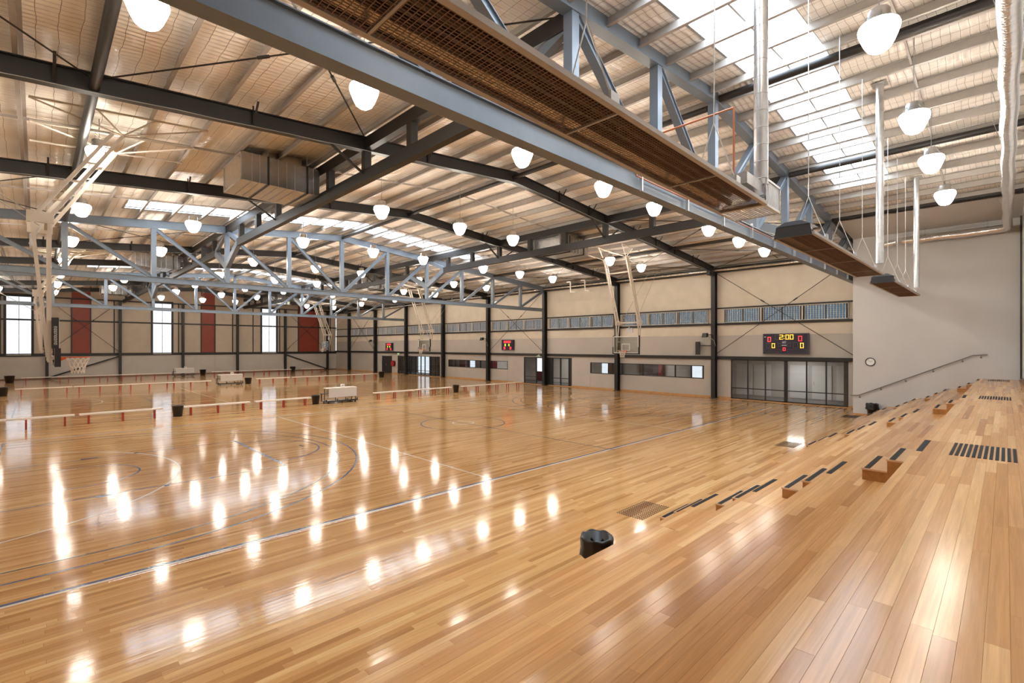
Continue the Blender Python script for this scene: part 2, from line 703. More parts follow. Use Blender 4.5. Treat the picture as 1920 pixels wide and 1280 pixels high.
def seg(mbx, x0, y0, x1, y1, wd):
    d = Vector((x1 - x0, y1 - y0, 0)).normalized()
    n = Vector((-d.y, d.x, 0)) * wd / 2
    a, b = Vector((x0, y0, mbx.z)), Vector((x1, y1, mbx.z))
    mbx.quad(a - n, b - n, b + n, a + n)


def arc(mbx, cx, cy_, r, a0, a1, wd, n=48):
    i, o = [], []
    for k in range(n + 1):
        t = a0 + (a1 - a0) * k / n
        i.append((cx + (r - wd / 2) * math.cos(t), cy_ + (r - wd / 2) * math.sin(t), mbx.z))
        o.append((cx + (r + wd / 2) * math.cos(t), cy_ + (r + wd / 2) * math.sin(t), mbx.z))
    mbx.strip(i, o)


for ci, cx in enumerate((0.0, -21.95, -43.9)):
    W, B, K = MB(), MB(), MB()
    W.z, B.z, K.z = LZ, LZ + 0.0006, LZ + 0.0012
    lw = 0.06
    for sx in (-1, 1):
        seg(W, cx + sx * 7.60, -15.3, cx + sx * 7.60, 15.3, lw)
        seg(B, cx + sx * 7.535, -14.07, cx + sx * 7.535, 14.07, 0.065)
    for sy in (-1, 1):
        seg(W, cx - 7.6, sy * 15.3, cx + 7.6, sy * 15.3, lw)
        seg(B, cx - 7.5, sy * 14.07, cx + 7.5, sy * 14.07, 0.05)
        seg(W, cx - 7.5, sy * 5.1, cx + 7.5, sy * 5.1, 0.05)
        arc(W, cx, sy * 15.3, 4.9, 0 if sy < 0 else PI, PI if sy < 0 else 2 * PI, 0.05)
        by = sy * 14.07
        rim = sy * (14.07 - 1.575)
        s0, s1 = (0, PI) if sy < 0 else (PI, 2 * PI)
        arc(B, cx, rim, 6.75, s0, s1, 0.055, 64)
        arc(K, cx, rim, 6.25, s0, s1, 0.05, 64)
        arc(B, cx, rim, 1.25, s0, s1, 0.05, 32)
        ft = sy * (14.07 - 5.8)
        arc(B, cx, ft, 1.8, s0, s1, 0.05, 40)
        seg(B, cx - 2.45, ft, cx + 2.45, ft, 0.09)
        for sx in (-1, 1):
            seg(B, cx + sx * 6.75, by, cx + sx * 6.75, rim, 0.05)
            seg(K, cx + sx * 6.25, by, cx + sx * 6.25, rim, 0.05)
            seg(B, cx + sx * 1.25, by + (-sy) * 1.2, cx + sx * 1.25, rim, 0.05)
            seg(B, cx + sx * 2.425, by, cx + sx * 2.425, ft, 0.05)
            seg(B, cx + sx * 2.5, by - sy * 1.75, cx + sx * 2.5, by - sy * 2.15, 0.12)
            seg(B, cx + sx * 2.5, by - sy * 3.0, cx + sx * 2.5, by - sy * 3.1, 0.12)
            seg(B, cx + sx * 2.5, by - sy * 3.95, cx + sx * 2.5, by - sy * 4.05, 0.12)
        seg(K, cx - 0.16, ft - sy * 1.35, cx + 0.16, ft - sy * 1.35, 0.07)
    seg(B, cx - 7.7, 0, cx + 7.75, 0, 0.045)
    arc(B, cx, 0, 1.8, 0, 2 * PI, 0.05, 64)
    arc(W, cx, 0, 0.45, 0, 2 * PI, 0.05, 32)
    W.build('white_court_lines', M['lineW'], floor)
    B.build('blue_court_lines', M['lineB'], floor)
    K.build('black_court_lines', M['lineK'], floor)

# tactile stud pads set in the floor before each aisle
AISLE = [-4.98, 4.43, 13.8]
sm = MB()
for i in range(12):
    for j in range(16):
        x, y = 11.10 + i * 0.05, 0.03 + j * 0.068
        sm.lathe([(0.021, 0), (0.018, 0.005), (0.0, 0.005)], 6, (x, y, 0), smooth=False)
stud = sm.mesh('tactile_studs', M['strip'])
for y in AISLE:
    o = link_mesh('tactile_studs', stud, floor, (0, y, 0))
    o['kind'] = 'stuff'

# ------------------------------------------------------------------ ceiling: insulated roof, purlins, skylights
ceil = struct('ceiling')
YLO, YHI = YS - 0.3, YNW + 0.3


def roofquad(mbx, x0, x1, y0, y1, dz=0.0):
    pts = [y0] + ([YR] if y0 < YR < y1 else []) + [y1]
    for a, b in zip(pts[:-1], pts[1:]):
        mbx.quad((x0, a, zskin(a) + dz), (x0, b, zskin(b) + dz), (x1, b, zskin(b) + dz), (x1, a, zskin(a) + dz))


mb = MB()
xe = XE + 0.6
cur = xe
for (a, b) in SKYX:
    roofquad(mb, b, cur, YLO, YHI)
    roofquad(mb, a, b, YLO, SKYY[0])
    roofquad(mb, a, b, SKYY[1], YHI)
    cur = a
roofquad(mb, XWW - 0.3, cur, YLO, YHI)
mb.build('insulation_blanket', M['insul'], ceil)
mb = MB()                                             # outer roof sheeting, lets no light through
cur = xe
for (a, b) in SKYX:
    roofquad(mb, b, cur, YLO, YHI, 0.12)
    roofquad(mb, a, b, YLO, SKYY[0], 0.12)
    roofquad(mb, a, b, SKYY[1], YHI, 0.12)
    cur = a
roofquad(mb, XWW - 0.3, cur, YLO, YHI, 0.12)
mb.build('roof_sheeting', M['galv'], ceil)

PY = []
y = -0.28 - 0.35
k = 0
while y > YS:
    PY.append(y)
    y -= 1.17
y = -0.28 + 0.35
while y < YNW - 0.2:
    PY.append(y)
    y += 1.17
for y in sorted(PY):
    z = zb(y) + 0.40
    xa = XE if y < 12.2 else 11.2
    p = MB()
    s = 1 if y > YR else -1
    p.box(XWW, xa, y - 0.004, y + 0.004, z, z + 0.2)
    p.box(XWW, xa, min(y, y + s * 0.075), max(y, y + s * 0.075), z, z + 0.006)
    p.box(XWW, xa, min(y, y - s * 0.075), max(y, y - s * 0.075), z + 0.194, z + 0.2)
    p.build('purlin', M['purlin'], ceil)
# purlin bridging, one line in the middle of each bay
brl = [15.0, 7.2] + [X0 - BAY * (k + 0.5) for k in range(7)]
for x in brl:
    b = MB()
    sy = sorted(PY)
    for a, c in zip(sy[:-1], sy[1:]):
        if a < YR < c or c - a > 1.4 or (x > 11 and c > 12.2):
            continue
        b.bar((x, a, zb(a) + 0.46), (x, c, zb(c) + 0.46), 0.04, 0.06)
    b.build('purlin_bridging', M['purlin'], ceil)

wn = 0


def new_window(loc=(0, 0, 0)):
    global wn
    wn += 1
    return struct('window_%d' % wn, loc)


for si, (a, b) in enumerate(SKYX):
    wdw = new_window()
    fr = MB()
    mid = (a + b) / 2
    for x in (a, mid, b):
        for ya, yb in ((SKYY[0], YR), (YR, SKYY[1])):
            hw = 0.02 if x == mid else 0.035
            fr.bar((x, ya, zskin(ya) + 0.05), (x, yb, zskin(yb) + 0.05), hw * 2, 0.05)
    for ye in SKYY:
        fr.bar((a, ye, zskin(ye) + 0.05), (b, ye, zskin(ye) + 0.05), 0.08, 0.12)
    fr.build('skylight_frame', M['purlin'], wdw)
    cuts = [SKYY[0], -5.4, YR, 4.3, SKYY[1]]
    for xa, xb in ((a, mid), (mid, b)):
        for ya, yb in zip(cuts[:-1], cuts[1:]):
            pn = MB()
            pn.hexa([(xa, ya, zskin(ya) + 0.09), (xb, ya, zskin(ya) + 0.09), (xb, yb, zskin(yb) + 0.09), (xa, yb, zskin(yb) + 0.09),
                     (xa, ya, zskin(ya) + 0.095), (xb, ya, zskin(ya) + 0.095), (xb, yb, zskin(yb) + 0.095), (xa, yb, zskin(yb) + 0.095)])
            # one skin only: the under face carries the sheet
            q = MB().quad((xa, ya, zskin(ya) + 0.09), (xa, yb, zskin(yb) + 0.09), (xb, yb, zskin(yb) + 0.09), (xb, ya, zskin(ya) + 0.09))
            q.build('pane', M['skypane'], wdw)
    for ya, yb in ((SKYY[0], YR), (YR, SKYY[1])):
        ym = (ya + yb) / 2
        ang = math.atan(SL) * (1 if ym < YR else -1)
        portal((mid, ym, zskin(ym) + 0.16), (ang, 0, 0), b - a, yb - ya)

# ------------------------------------------------------------------ north wall (scoreboards)
wall_n = struct('wall_north')


def panel(parent, axis, a0, a1, z0, z1, face, m, th=0.08, name='wall_panel', holes=None):
    """a wall panel on plane axis=face ('y': spans x; 'x': spans y), seen face towards the hall"""
    g = 0.006
    b = MB()
    if axis == 'y':
        b.box(a0 + g, a1 - g, face, face + 0.03, z0 + g, z1 - g)
        b.box(a0, a1, face + 0.015, face + th, z0, z1)
    else:
        b.box(face - 0.03, face, a0 + g, a1 - g, z0 + g, z1 - g)
        b.box(face - th, face - 0.015, a0, a1, z0, z1)
    return b.build(name, m, parent)


def zwall(y):
    return zskin(y) + 0.06


# openings in the lower wall, x0,x1,z0,z1
OPEN_N = [(4.36, 10.56, 0.0, 2.50), (-6.54, 2.62, 1.20, 2.06), (-13.87, -8.42, 0.0, 2.37), (-25.08, -15.98, 1.18, 1.94),
          (-35.25, -26.6, 0.0, 2.2), (-39.05, -36.6, 0.0, 2.14)]
edges = sorted(set([XWW, 11.3] + [NCX[i] for i in range(1, 9)]))
for a, b in zip(edges[:-1], edges[1:]):
    # lower wall 0..2.5 with openings
    ops = [o for o in OPEN_N if o[0] < b and o[1] > a]
    cutx = sorted(set([a, b] + [min(max(v, a), b) for o in ops for v in (o[0], o[1])]))
    for c, d in zip(cutx[:-1], cutx[1:]):
        if d - c < 0.03:
            continue
        o = [o for o in ops if o[0] <= c + 1e-4 and o[1] >= d - 1e-4]
        if not o:
            panel(wall_n, 'y', c, d, 0.0, 2.52, YNW, M['base'])
        else:
            o = o[0]
            if o[2] > 0.05:
                panel(wall_n, 'y', c, d, 0.0, o[2], YNW, M['base'])
            if o[3] < 2.49:
                panel(wall_n, 'y', c, d, o[3], 2.52, YNW, M['base'])
    panel(wall_n, 'y', a, b, 2.52, 4.02, YNW, M['base'])
    panel(wall_n, 'y', a, b, 4.02, 4.76, YNW, M['cream'])
    panel(wall_n, 'y', a, b, 5.74, 7.0, YNW, M['cream'])
    panel(wall_n, 'y', a, b, 7.0, zwall(YNW), YNW, M['cream'])
rail = MB()
rail.box(XWW, 11.1, YNW - 0.16, YNW, 2.50, 2.70)
rail.build('girt_rail', M['steel'], wall_n)
r2 = MB()
r2.box(XWW, 11.1, YNW - 0.12, YNW, 4.68, 4.80)
r2.build('girt_rail', M['steel'], wall_n)
r3 = MB()
r3.box(XWW, 11.1, YNW - 0.10, YNW, 5.72, 5.80)
r3.build('girt_rail', M['steel'], wall_n)
ev = MB()
ev.box(XWW, 11.1, YN - 0.1, YN + 0.12, zb(YN) + 0.02, zb(YN) + 0.34)
ev.build('eave_beam', M['steel'], wall_n)
bb = struct('baseboard_north')
for c, d in ((10.56, 11.2), (2.62, 4.36), (-6.54, 2.62), (-8.42, -6.54), (-15.98, -13.87), (-25.08, -15.98), (-26.6, -25.08), (-36.6, -35.25), (XWW, -39.05)):
    MB().box(c, d, YNW - 0.03, YNW, 0, 0.12).build('skirting_board', M['skirt'], bb)
for c, d in ((4.36, 10.56), (-13.87, -8.42), (-35.25, -26.6)):
    MB().box(c, d, YNW - 0.05, YNW + 0.1, 0, 0.035).build('threshold', M['skirt'], bb)

# louvre band, three guarded louvre windows per bay
guard = None
for bi, (a, b) in enumerate(zip(edges[:-1], edges[1:])):
    if b - a < 3:
        continue
    lo, hi = a + 0.30, b - 0.45
    if b > 11:
        hi = 10.6
        lo = X0 + 0.55
    n = 3
    wd = (hi - lo) / n
    MB().box(a, lo, YNW, YNW + 0.08, 4.76, 5.74).build('wall_panel', M['cream'], wall_n)
    MB().box(hi, b, YNW, YNW + 0.08, 4.76, 5.74).build('wall_panel', M['cream'], wall_n)
    for i in range(n):
        x0, x1 = lo + i * wd, lo + (i + 1) * wd
        wdw = new_window()
        f = MB()
        for x in (x0 + 0.02, x1 - 0.02):
            f.box(x - 0.02, x + 0.02, YNW - 0.12, YNW - 0.07, 4.82, 5.70)
        for z in (4.84, 5.68):
            f.box(x0, x1, YNW - 0.12, YNW - 0.07, z - 0.02, z + 0.02)
        f.build('guard_frame', M['offwhite'], wdw)
        g = MB()
        m_ = 16
        for j in range(1, m_):
            x = x0 + (x1 - x0) * j / m_
            g.box(x - 0.016, x + 0.016, YNW - 0.108, YNW - 0.085, 4.84, 5.68)
        g.build('guard_bars', M['offwhite'], wdw, 'stuff')
        f = MB()
        for x in (x0 + 0.09, (x0 + x1) / 2, x1 - 0.09):
            f.box(x - 0.035, x + 0.035, YNW, YNW + 0.08, 4.76, 5.74)
        f.box(x0, x0 + 0.1, YNW, YNW + 0.08, 4.76, 5.74)
        f.box(x1 - 0.1, x1, YNW, YNW + 0.08, 4.76, 5.74)
        f.box(x0, x1, YNW, YNW + 0.08, 4.76, 4.86)
        f.box(x0, x1, YNW, YNW + 0.08, 5.66, 5.74)
        f.build('frame', M['black'], wdw)
        bl = MB()
        nb = 7
        dk = MB()
        for j in range(nb):
            z = 4.86 + (0.80) * (j + 0.5) / nb
            bl.quad((x0 + 0.1, YNW + 0.02, z - 0.047), (x1 - 0.1, YNW + 0.02, z - 0.047), (x1 - 0.1, YNW + 0.06, z + 0.047), (x0 + 0.1, YNW + 0.06, z + 0.047))
            dk.box(x0 + 0.1, x1 - 0.1, YNW + 0.03, YNW + 0.07, z + 0.036, z + 0.058)
        MB().quad((x0 + 0.1, YNW + 0.078, 4.86), (x1 - 0.1, YNW + 0.078, 4.86), (x1 - 0.1, YNW + 0.078, 5.66), (x0 + 0.1, YNW + 0.078, 5.66)).build('pane', M['dimpane'], wdw)  # added dark pane, dims the sky seen between the blades
        bl.build('louvre_blades', M['louvre'], wdw, 'stuff')
        dk.build('blade_clips', M['black'], wdw, 'stuff')

# ------------------------------------------------------------------ glazing in the north wall, lobby behind
def glazing(name, x0, x1, z0, z1, mulls, midz, thick=(), gl='glass'):
    o = struct(name)
    f = MB()
    ya, yb = YNW - 0.02, YNW + 0.09
    t = 0.045
    f.box(x0, x1, ya, yb, z1 - t, z1)
    f.box(x0, x1, ya, yb, z0, z0 + (0.05 if z0 > 0.5 else 0.07))
    for x in (x0 + t / 2, x1 - t / 2):
        f.box(x - t / 2, x + t / 2, ya, yb, z0, z1)
    f.build('frame', M['black'], o)
    for x in mulls:
        h = 0.09 if x in thick else 0.028
        MB().box(x - h, x + h, ya, yb, z0, z1).build('mullion', M['black'], o)
    if midz:
        MB().box(x0, x1, ya, yb, midz - 0.025, midz + 0.025).build('mid_rail', M['black'], o)
    xs_ = [x0] + list(mulls) + [x1]
    for a, b in zip(xs_[:-1], xs_[1:]):
        MB().quad((a, YNW + 0.04, z0), (b, YNW + 0.04, z0), (b, YNW + 0.04, z1), (a, YNW + 0.04, z1)).build('pane', M[gl], o)
    return o


wn += 1
glazing('window_%d' % wn, 4.36, 10.56, 0.03, 2.50, (5.37, 6.38, 7.5, 8.57, 9.53), 0.72, thick=(7.5,))
wn += 1
glazing('window_%d' % wn, -6.54, 2.62, 1.20, 2.06, (-4.5, -3.6, -1.9, 0.6, 1.75), None)
wn += 1
glazing('window_%d' % wn, -25.08, -15.98, 1.18, 1.94, (-23.9, -21.6, -19.9, -18.2), None)
wn += 1
glazing('window_%d' % wn, -35.25, -26.6, 0.03, 2.2, (-34.4, -33.6, -32.5, -31.4, -30.3, -29.5, -28.4, -27.5), 0.55)

d1 = struct('door_1')
f = MB()
for x in (-13.83, -12.38, -11.4, -10.5, -9.62, -8.72, -8.46):
    f.box(x - 0.04, x + 0.04, YNW - 0.02, YNW + 0.09, 0.03, 2.37)
f.box(-13.87, -8.42, YNW - 0.02, YNW + 0.09, 2.30, 2.37)
f.box(-13.87, -8.42, YNW - 0.02, YNW + 0.09, 0.02, 0.08)
f.box(-13.87, -12.38, YNW - 0.02, YNW + 0.09, 0.62, 0.68)
f.box(-10.5, -8.46, YNW - 0.02, YNW + 0.09, 0.62, 0.68)
f.build('frame', M['black'], d1)
MB().box(-11.4, -10.5, YNW + 0.02, YNW + 0.06, 0.05, 2.33).build('door_leaf', M['black'], d1)
MB().box(-8.72, -8.46, YNW + 0.02, YNW + 0.06, 0.05, 2.33).build('side_panel', M['black'], d1)
for a, b in ((-13.83, -12.38), (-10.5, -9.62), (-9.62, -8.72)):
    MB().quad((a, YNW + 0.04, 0.08), (b, YNW + 0.04, 0.08), (b, YNW + 0.04, 2.3), (a, YNW + 0.04, 2.3)).build('pane', M['glass'], d1)
d2 = struct('door_2')
for a, b in ((-39.0, -37.83), (-37.82, -36.65)):
    lf = MB()
    lf.box(a, b, YNW + 0.0, YNW + 0.05, 0.02, 2.10)
    lf.build('door_leaf', M['black'], d2)
MB().box(-37.95, -37.92, YNW - 0.05, YNW, 0.95, 1.15).build('handle', M['galv'], d2)

lob = struct('wall_lobby')
YL = 21.6
mb = MB()
mb.quad((XWW - 0.2, YNW + 0.05, -0.004), (11.5, YNW + 0.05, -0.004), (11.5, YL + 0.3, -0.004), (XWW - 0.2, YL + 0.3, -0.004))
mb.build('lobby_floor', M['lobbyfloor'], lob)
MB().box(XWW, 11.3, YNW + 0.1, YL + 0.2, 2.62, 2.70).build('lobby_ceiling', M['white'], lob)
# back wall of the lobby with daylight openings
BR = [(-7.95, -7.05), (0.12, 0.93), (-25.85, -24.85), (-15.6, -14.6), (-36.2, -31.4)]
cx_ = sorted([XWW, 11.3] + [v for o in BR for v in o])
segs = [(c, d) for c, d in zip(cx_[:-1], cx_[1:]) if not any(abs(c - o[0]) < 1e-6 for o in BR)]
for c, d in segs:
    MB().box(c, d, YL, YL + 0.1, -0.05, 2.66).build('wall_panel', M['doorgrey'], lob)
for c, d in BR:
    if c > -30:
        MB().box(c, d, YL, YL + 0.1, 0, 0.9).build('wall_panel', M['maroon'], lob)
    MB().quad((c, YL + 0.05, 0), (d, YL + 0.05, 0), (d, YL + 0.05, 2.62), (c, YL + 0.05, 2.62)).build('pane', M['frost'], lob)
MB().box(XWW - 0.1, XWW, YNW, YL, 0, 2.62).build('wall_panel', M['doorgrey'], lob)
MB().box(11.2, 11.3, YNW + 0.1, YL, 0, 2.62).build('wall_panel', M['doorgrey'], lob)
for x0_, x1_ in ((-6.95, -6.5), (-2.3, -2.0), (-27.0, -26.0), (-22.0, -21.2)):
    MB().box(x0_, x1_, YL - 0.5, YL - 0.02, 0, 2.4).build('wall_panel', M['maroon'], lob)
MB().box(-3.95, -2.35, YL - 0.5, YL - 0.02, 0, 2.5).build('dark_cupboard', M['black'], lob)
MB().box(-30.5, -28.9, YNW + 1.3, YL - 0.02, 0, 2.5).build('dark_cupboard', M['black'], lob)
# grey doors with lever handles across the corridor behind the big glazed wall
for i, x in enumerate((3.4, 4.55, 6.75, 8.0, 9.3)):
    MB().box(x, x + 1.05, YL - 0.06, YL, 0.02, 2.12).build('corridor_door', M['grey'], lob)
    MB().box(x + (0.93 if i % 2 == 0 else 0.08), x + (0.96 if i % 2 == 0 else 0.11), YL - 0.12, YL - 0.06, 0.9, 1.12).build('door_handle', M['galv'], lob)
MB().box(10.2, 10.5, YNW + 0.8, YNW + 1.1, 0, 2.6).build('lobby_column', M['black'], lob)
for i, (x, y) in enumerate(((7.4, 20.0), (-2.5, 20.0), (-11.3, 20.0), (-20.5, 20.0), (-31, 20.0))):  # unseen lamps, added to lift the dim lobby
    t = thing('lobby_fill_lamp', 'added panel lamp brightening the lobby, %s from the clock wall' % ORD[i], 'lamp', (x, y, 2.60))
    MB().box(-0.6, 0.6, -0.15, 0.15, -0.04, 0.018).build('housing', M['white'], t)
    MB().box(-0.55, 0.55, -0.12, 0.12, -0.05, -0.041).build('diffuser', emat('fill_panel_diffuser', (1, 0.96, 0.9), 26.0), t)

# ------------------------------------------------------------------ west wall (red panels, tall windows)
wall_w = struct('wall_west')
WCY = [16.705 - 5.84 * k for k in range(0, 7)]
WIN_W = [(-15.47, -13.54), (-3.78, -1.83), (7.90, 9.85)]
RED_W = [(-17.0, -15.78), (-10.63, -9.11), (1.08, 2.56), (12.66, 15.5)]
vs_ = sorted([YS, YNW] + [v for p in WIN_W + RED_W for v in p] + [-7.15, -1.47, 4.52, 10.12, 6.3, -4.9, -12.49, 16.9])
for a, b in zip(vs_[:-1], vs_[1:]):
    mid = (a + b) / 2
    panel(wall_w, 'x', a, b, 0, 2.36, XWW, M['base'])
    if any(p[0] < mid < p[1] for p in WIN_W):
        MB().box(XWW - 0.08, XWW, a, b, 8.52, zwall(mid)).build('wall_panel', M['tan'], wall_w)
        continue
    rd = any(p[0] < mid < p[1] for p in RED_W)
    m_ = M['red'] if rd else M['tan']
    panel(wall_w, 'x', a, b, 2.36, 6.0, XWW + (0.02 if rd else 0), m_)
    panel(wall_w, 'x', a, b, 6.0, 8.3, XWW + (0.02 if rd else 0), m_)
    panel(wall_w, 'x', a, b, 8.3, zwall(mid), XWW, m_)
for z, h in ((2.45, 0.30), (6.0, 0.16), (8.35, 0.14)):
    g = MB()
    cuts = [YS] + [v for p in WIN_W for v in p] + [YNW]
    g.box(XWW, XWW + 0.10, YS, YNW, z - h / 2, z + h / 2)
    g.build('girt_rail', M['steel'], wall_w)
for y in [v for p in RED_W for v in p] + [-7.15, -1.47 + 0.25, 4.52, 6.9, 10.2, 17.2]:
    MB().box(XWW, XWW + 0.08, y - 0.05, y + 0.05, 2.36, 8.3).build('wall_post', M['steel'], wall_w)
for a, b in WIN_W:
    wdw = new_window()
    f = MB()
    for y in (a, b):
        f.box(XWW - 0.05, XWW + 0.09, y - 0.10, y + 0.10, 2.3, 8.55)
    f.box(XWW - 0.05, XWW + 0.09, a, b, 8.42, 8.55)
    f.box(XWW - 0.05, XWW + 0.07, a, b, 5.92, 6.06)
    f.build('frame', M['steel'], wdw)
    MB().box(XWW - 0.03, XWW + 0.03, (a + b) / 2 - 0.022, (a + b) / 2 + 0.022, 2.6, 8.45).build('mullion', M['purlin'], wdw)
    MB().box(XWW, XWW + 0.11, a + 0.1, b - 0.1, 2.44, 2.50).build('sill', M['white'], wdw)
    for ya, yb in ((a, (a + b) / 2), ((a + b) / 2, b)):
        for za, zc in ((2.58, 5.95), (5.95, 8.45)):
            MB().quad((XWW - 0.02, ya, za), (XWW - 0.02, yb, za), (XWW - 0.02, yb, zc), (XWW - 0.02, ya, zc)).build('pane', M['frost'], wdw)
    portal((XWW - 0.12, (a + b) / 2, 5.5), (0, -PI / 2, 0), 5.9, b - a)
bw = struct('baseboard_west')
MB().box(XWW, XWW + 0.03, YS, YNW, 0, 0.1).build('skirting_board', M['darkwood'], bw)

# ------------------------------------------------------------------ south wall (behind and left of the camera) and east wall
wall_s = struct('wall_south')
se = sorted([XWW, XE + 0.6] + NCX)
for a, b in zip(se[:-1], se[1:]):
    MB().box(a + 0.003, b - 0.003, YS - 0.05, YS, 0.0, 2.5).box(a, b, YS - 0.1, YS - 0.02, 0, 2.51).build('wall_panel', M['base'], wall_s)
    MB().box(a + 0.003, b - 0.003, YS - 0.05, YS, 2.52, zwall(YS)).box(a, b, YS - 0.1, YS - 0.02, 2.51, zwall(YS)).build('wall_panel', M['cream'], wall_s)
wall_e = struct('wall_east')
for a, b in ((YS, -11.0), (-11.0, -3.6), (-3.6, 3.8), (3.8, 11.2), (11.2, YG)):
    MB().box(XE, XE + 0.1, a, b, 0.0, zwall(0)).build('wall_panel', M['grey'], wall_e)
MB().box(XE - 0.02, XE - 0.005, YS + 0.1, YG - 0.3, 1.96, 2.10).build('skirting_board', M['darkwood'], wall_e)
MB().box(XE - 0.06, XE, YG - 0.22, YG - 0.02, 2.0, 8.9).build('corner_post', M['black'], wall_e)

wall_g = struct('wall_northeast')
GX = 11.27
panel(wall_g, 'y', GX, XE, 0, 3.02, YG, M['grey'], 0.15)
panel(wall_g, 'y', GX, XE, 3.02, zskin(YG) + 0.1, YG, M['grey'], 0.15)
MB().box(GX, GX + 0.15, YG + 0.15, YNW + 0.1, 0, zskin(YG) + 0.1).build('return_panel', M['grey'], wall_g)
# lined soffit over the end of the bleachers, same paint as the wall
q = MB()
q.quad((GX, 12.2, zb(12.2) + 0.38), (GX, YG, zb(YG) + 0.38), (XE, YG, zb(YG) + 0.38), (XE, 12.2, zb(12.2) + 0.38))
q.build('soffit_lining', M['grey'], wall_g)
MB().box(GX, 12.6, YG - 0.02, YG, 0, 0.07).build('skirting_board', M['skirt'], wall_g)

# ------------------------------------------------------------------ columns
def hcol(x, y, z1, along='y', wd=0.26, dp=0.36):
    m = MB()
    t = 0.016
    if along == 'y':                   # web along y, flanges face the hall
        m.box(-wd / 2, wd / 2, -dp / 2, -dp / 2 + t, 0, z1)
        m.box(-wd / 2, wd / 2, dp / 2 - t, dp / 2, 0, z1)
        m.box(-0.008, 0.008, -dp / 2, dp / 2, 0, z1)
    else:
        m.box(-dp / 2, -dp / 2 + t, -wd / 2, wd / 2, 0, z1)
        m.box(dp / 2 - t, dp / 2, -wd / 2, wd / 2, 0, z1)
        m.box(-dp / 2, dp / 2, -0.008, 0.008, 0, z1)
    return m


zc = zb(YN) + 0.30
me = hcol(0, 0, zc).mesh('shaft', M['steel'])
pl = MB().box(-0.2, 0.2, -0.23, 0.23, 0, 0.025).mesh('base_plate', M['steel'])
for i, x in enumerate(NCX):
    t = thing('steel_column', ('dark steel column in the corner beside the clock wall' if i == 0 else
              'dark steel column on the scoreboard wall, %s from the clock wall' % ORD[i]), 'column', (x, YN, 0), 0, 'columns along the scoreboard wall')
    link_mesh('shaft', me, t)
    link_mesh('base_plate', pl, t)
mew = hcol(0, 0, 8.3, 'x', 0.25, 0.30).mesh('shaft', M['steel'])
for i, y in enumerate(WCY[:6]):
    t = thing('steel_column', 'dark steel column on the red-panelled wall, %s from its scoreboard corner' % ORD[i], 'column', (XW + 0.02, y, 0), 0, 'columns along the red panelled wall')
    link_mesh('shaft', mew, t)
    link_mesh('base_plate', pl, t)

# ------------------------------------------------------------------ trusses, rafters, lattice girders, struts
NODES = [YR + PANEL * k for k in range(-6, 7)]
NODES[0] = YS + 0.25
NODES[-1] = YN - 0.18
BZ = 6.42                            # centre of bottom chord


def truss(x, label, bz=BZ, bh=0.26, up=0.0):
    t = thing('roof_truss', label, 'roof truss', (x, 0, 0), 0, 'steel trusses across the hall')
    m = M['truss']
    b = MB()
    b.ibeam((0, NODES[0], bz), (0, NODES[-1], bz), bh, 0.25, 0.016, 0.16, up=(0, 0, 1))
    b.build('bottom_chord', m, t)
    for a, c in ((NODES[0], YR), (YR, NODES[-1])):
        b = MB()
        b.ibeam((0, a, zb(a) + 0.20 + up), (0, c, zb(c) + 0.20 + up), 0.36, 0.25, 0.018, 0.16)
        b.build('top_chord', m, t)
    for y in NODES[1:-1]:
        b = MB()
        b.bar((0, y, bz + bh / 2), (0, y, zb(y) + 0.02 + up), 0.20, 0.20, up=(0, 1, 0))
        b.build('vertical', m, t)
    for i in range(len(NODES) - 1):
        a, c = NODES[i], NODES[i + 1]
        if c <= YR + 0.01:
            p, q = (0, a + 0.10, zb(a) - 0.02 + up), (0, c - 0.12, bz + bh / 2 + 0.02)
        else:
            p, q = (0, a + 0.12, bz + bh / 2 + 0.02), (0, c - 0.10, zb(c) - 0.02 + up)
        b = MB()
        b.ibeam(p, q, 0.15, 0.18, 0.012, 0.10, up=(0, 1, 0.2))
        b.build('diagonal', m, t)
    return t


truss(TX[0], 'big skylit pale blue-grey steel truss nearest the bleachers', 6.79, 0.38, 0.28)
truss(TX[1], 'skylit blue-grey steel truss in the middle, above the near bench row')
truss(TX[2], 'small-looking far steel truss before the red-panelled wall')

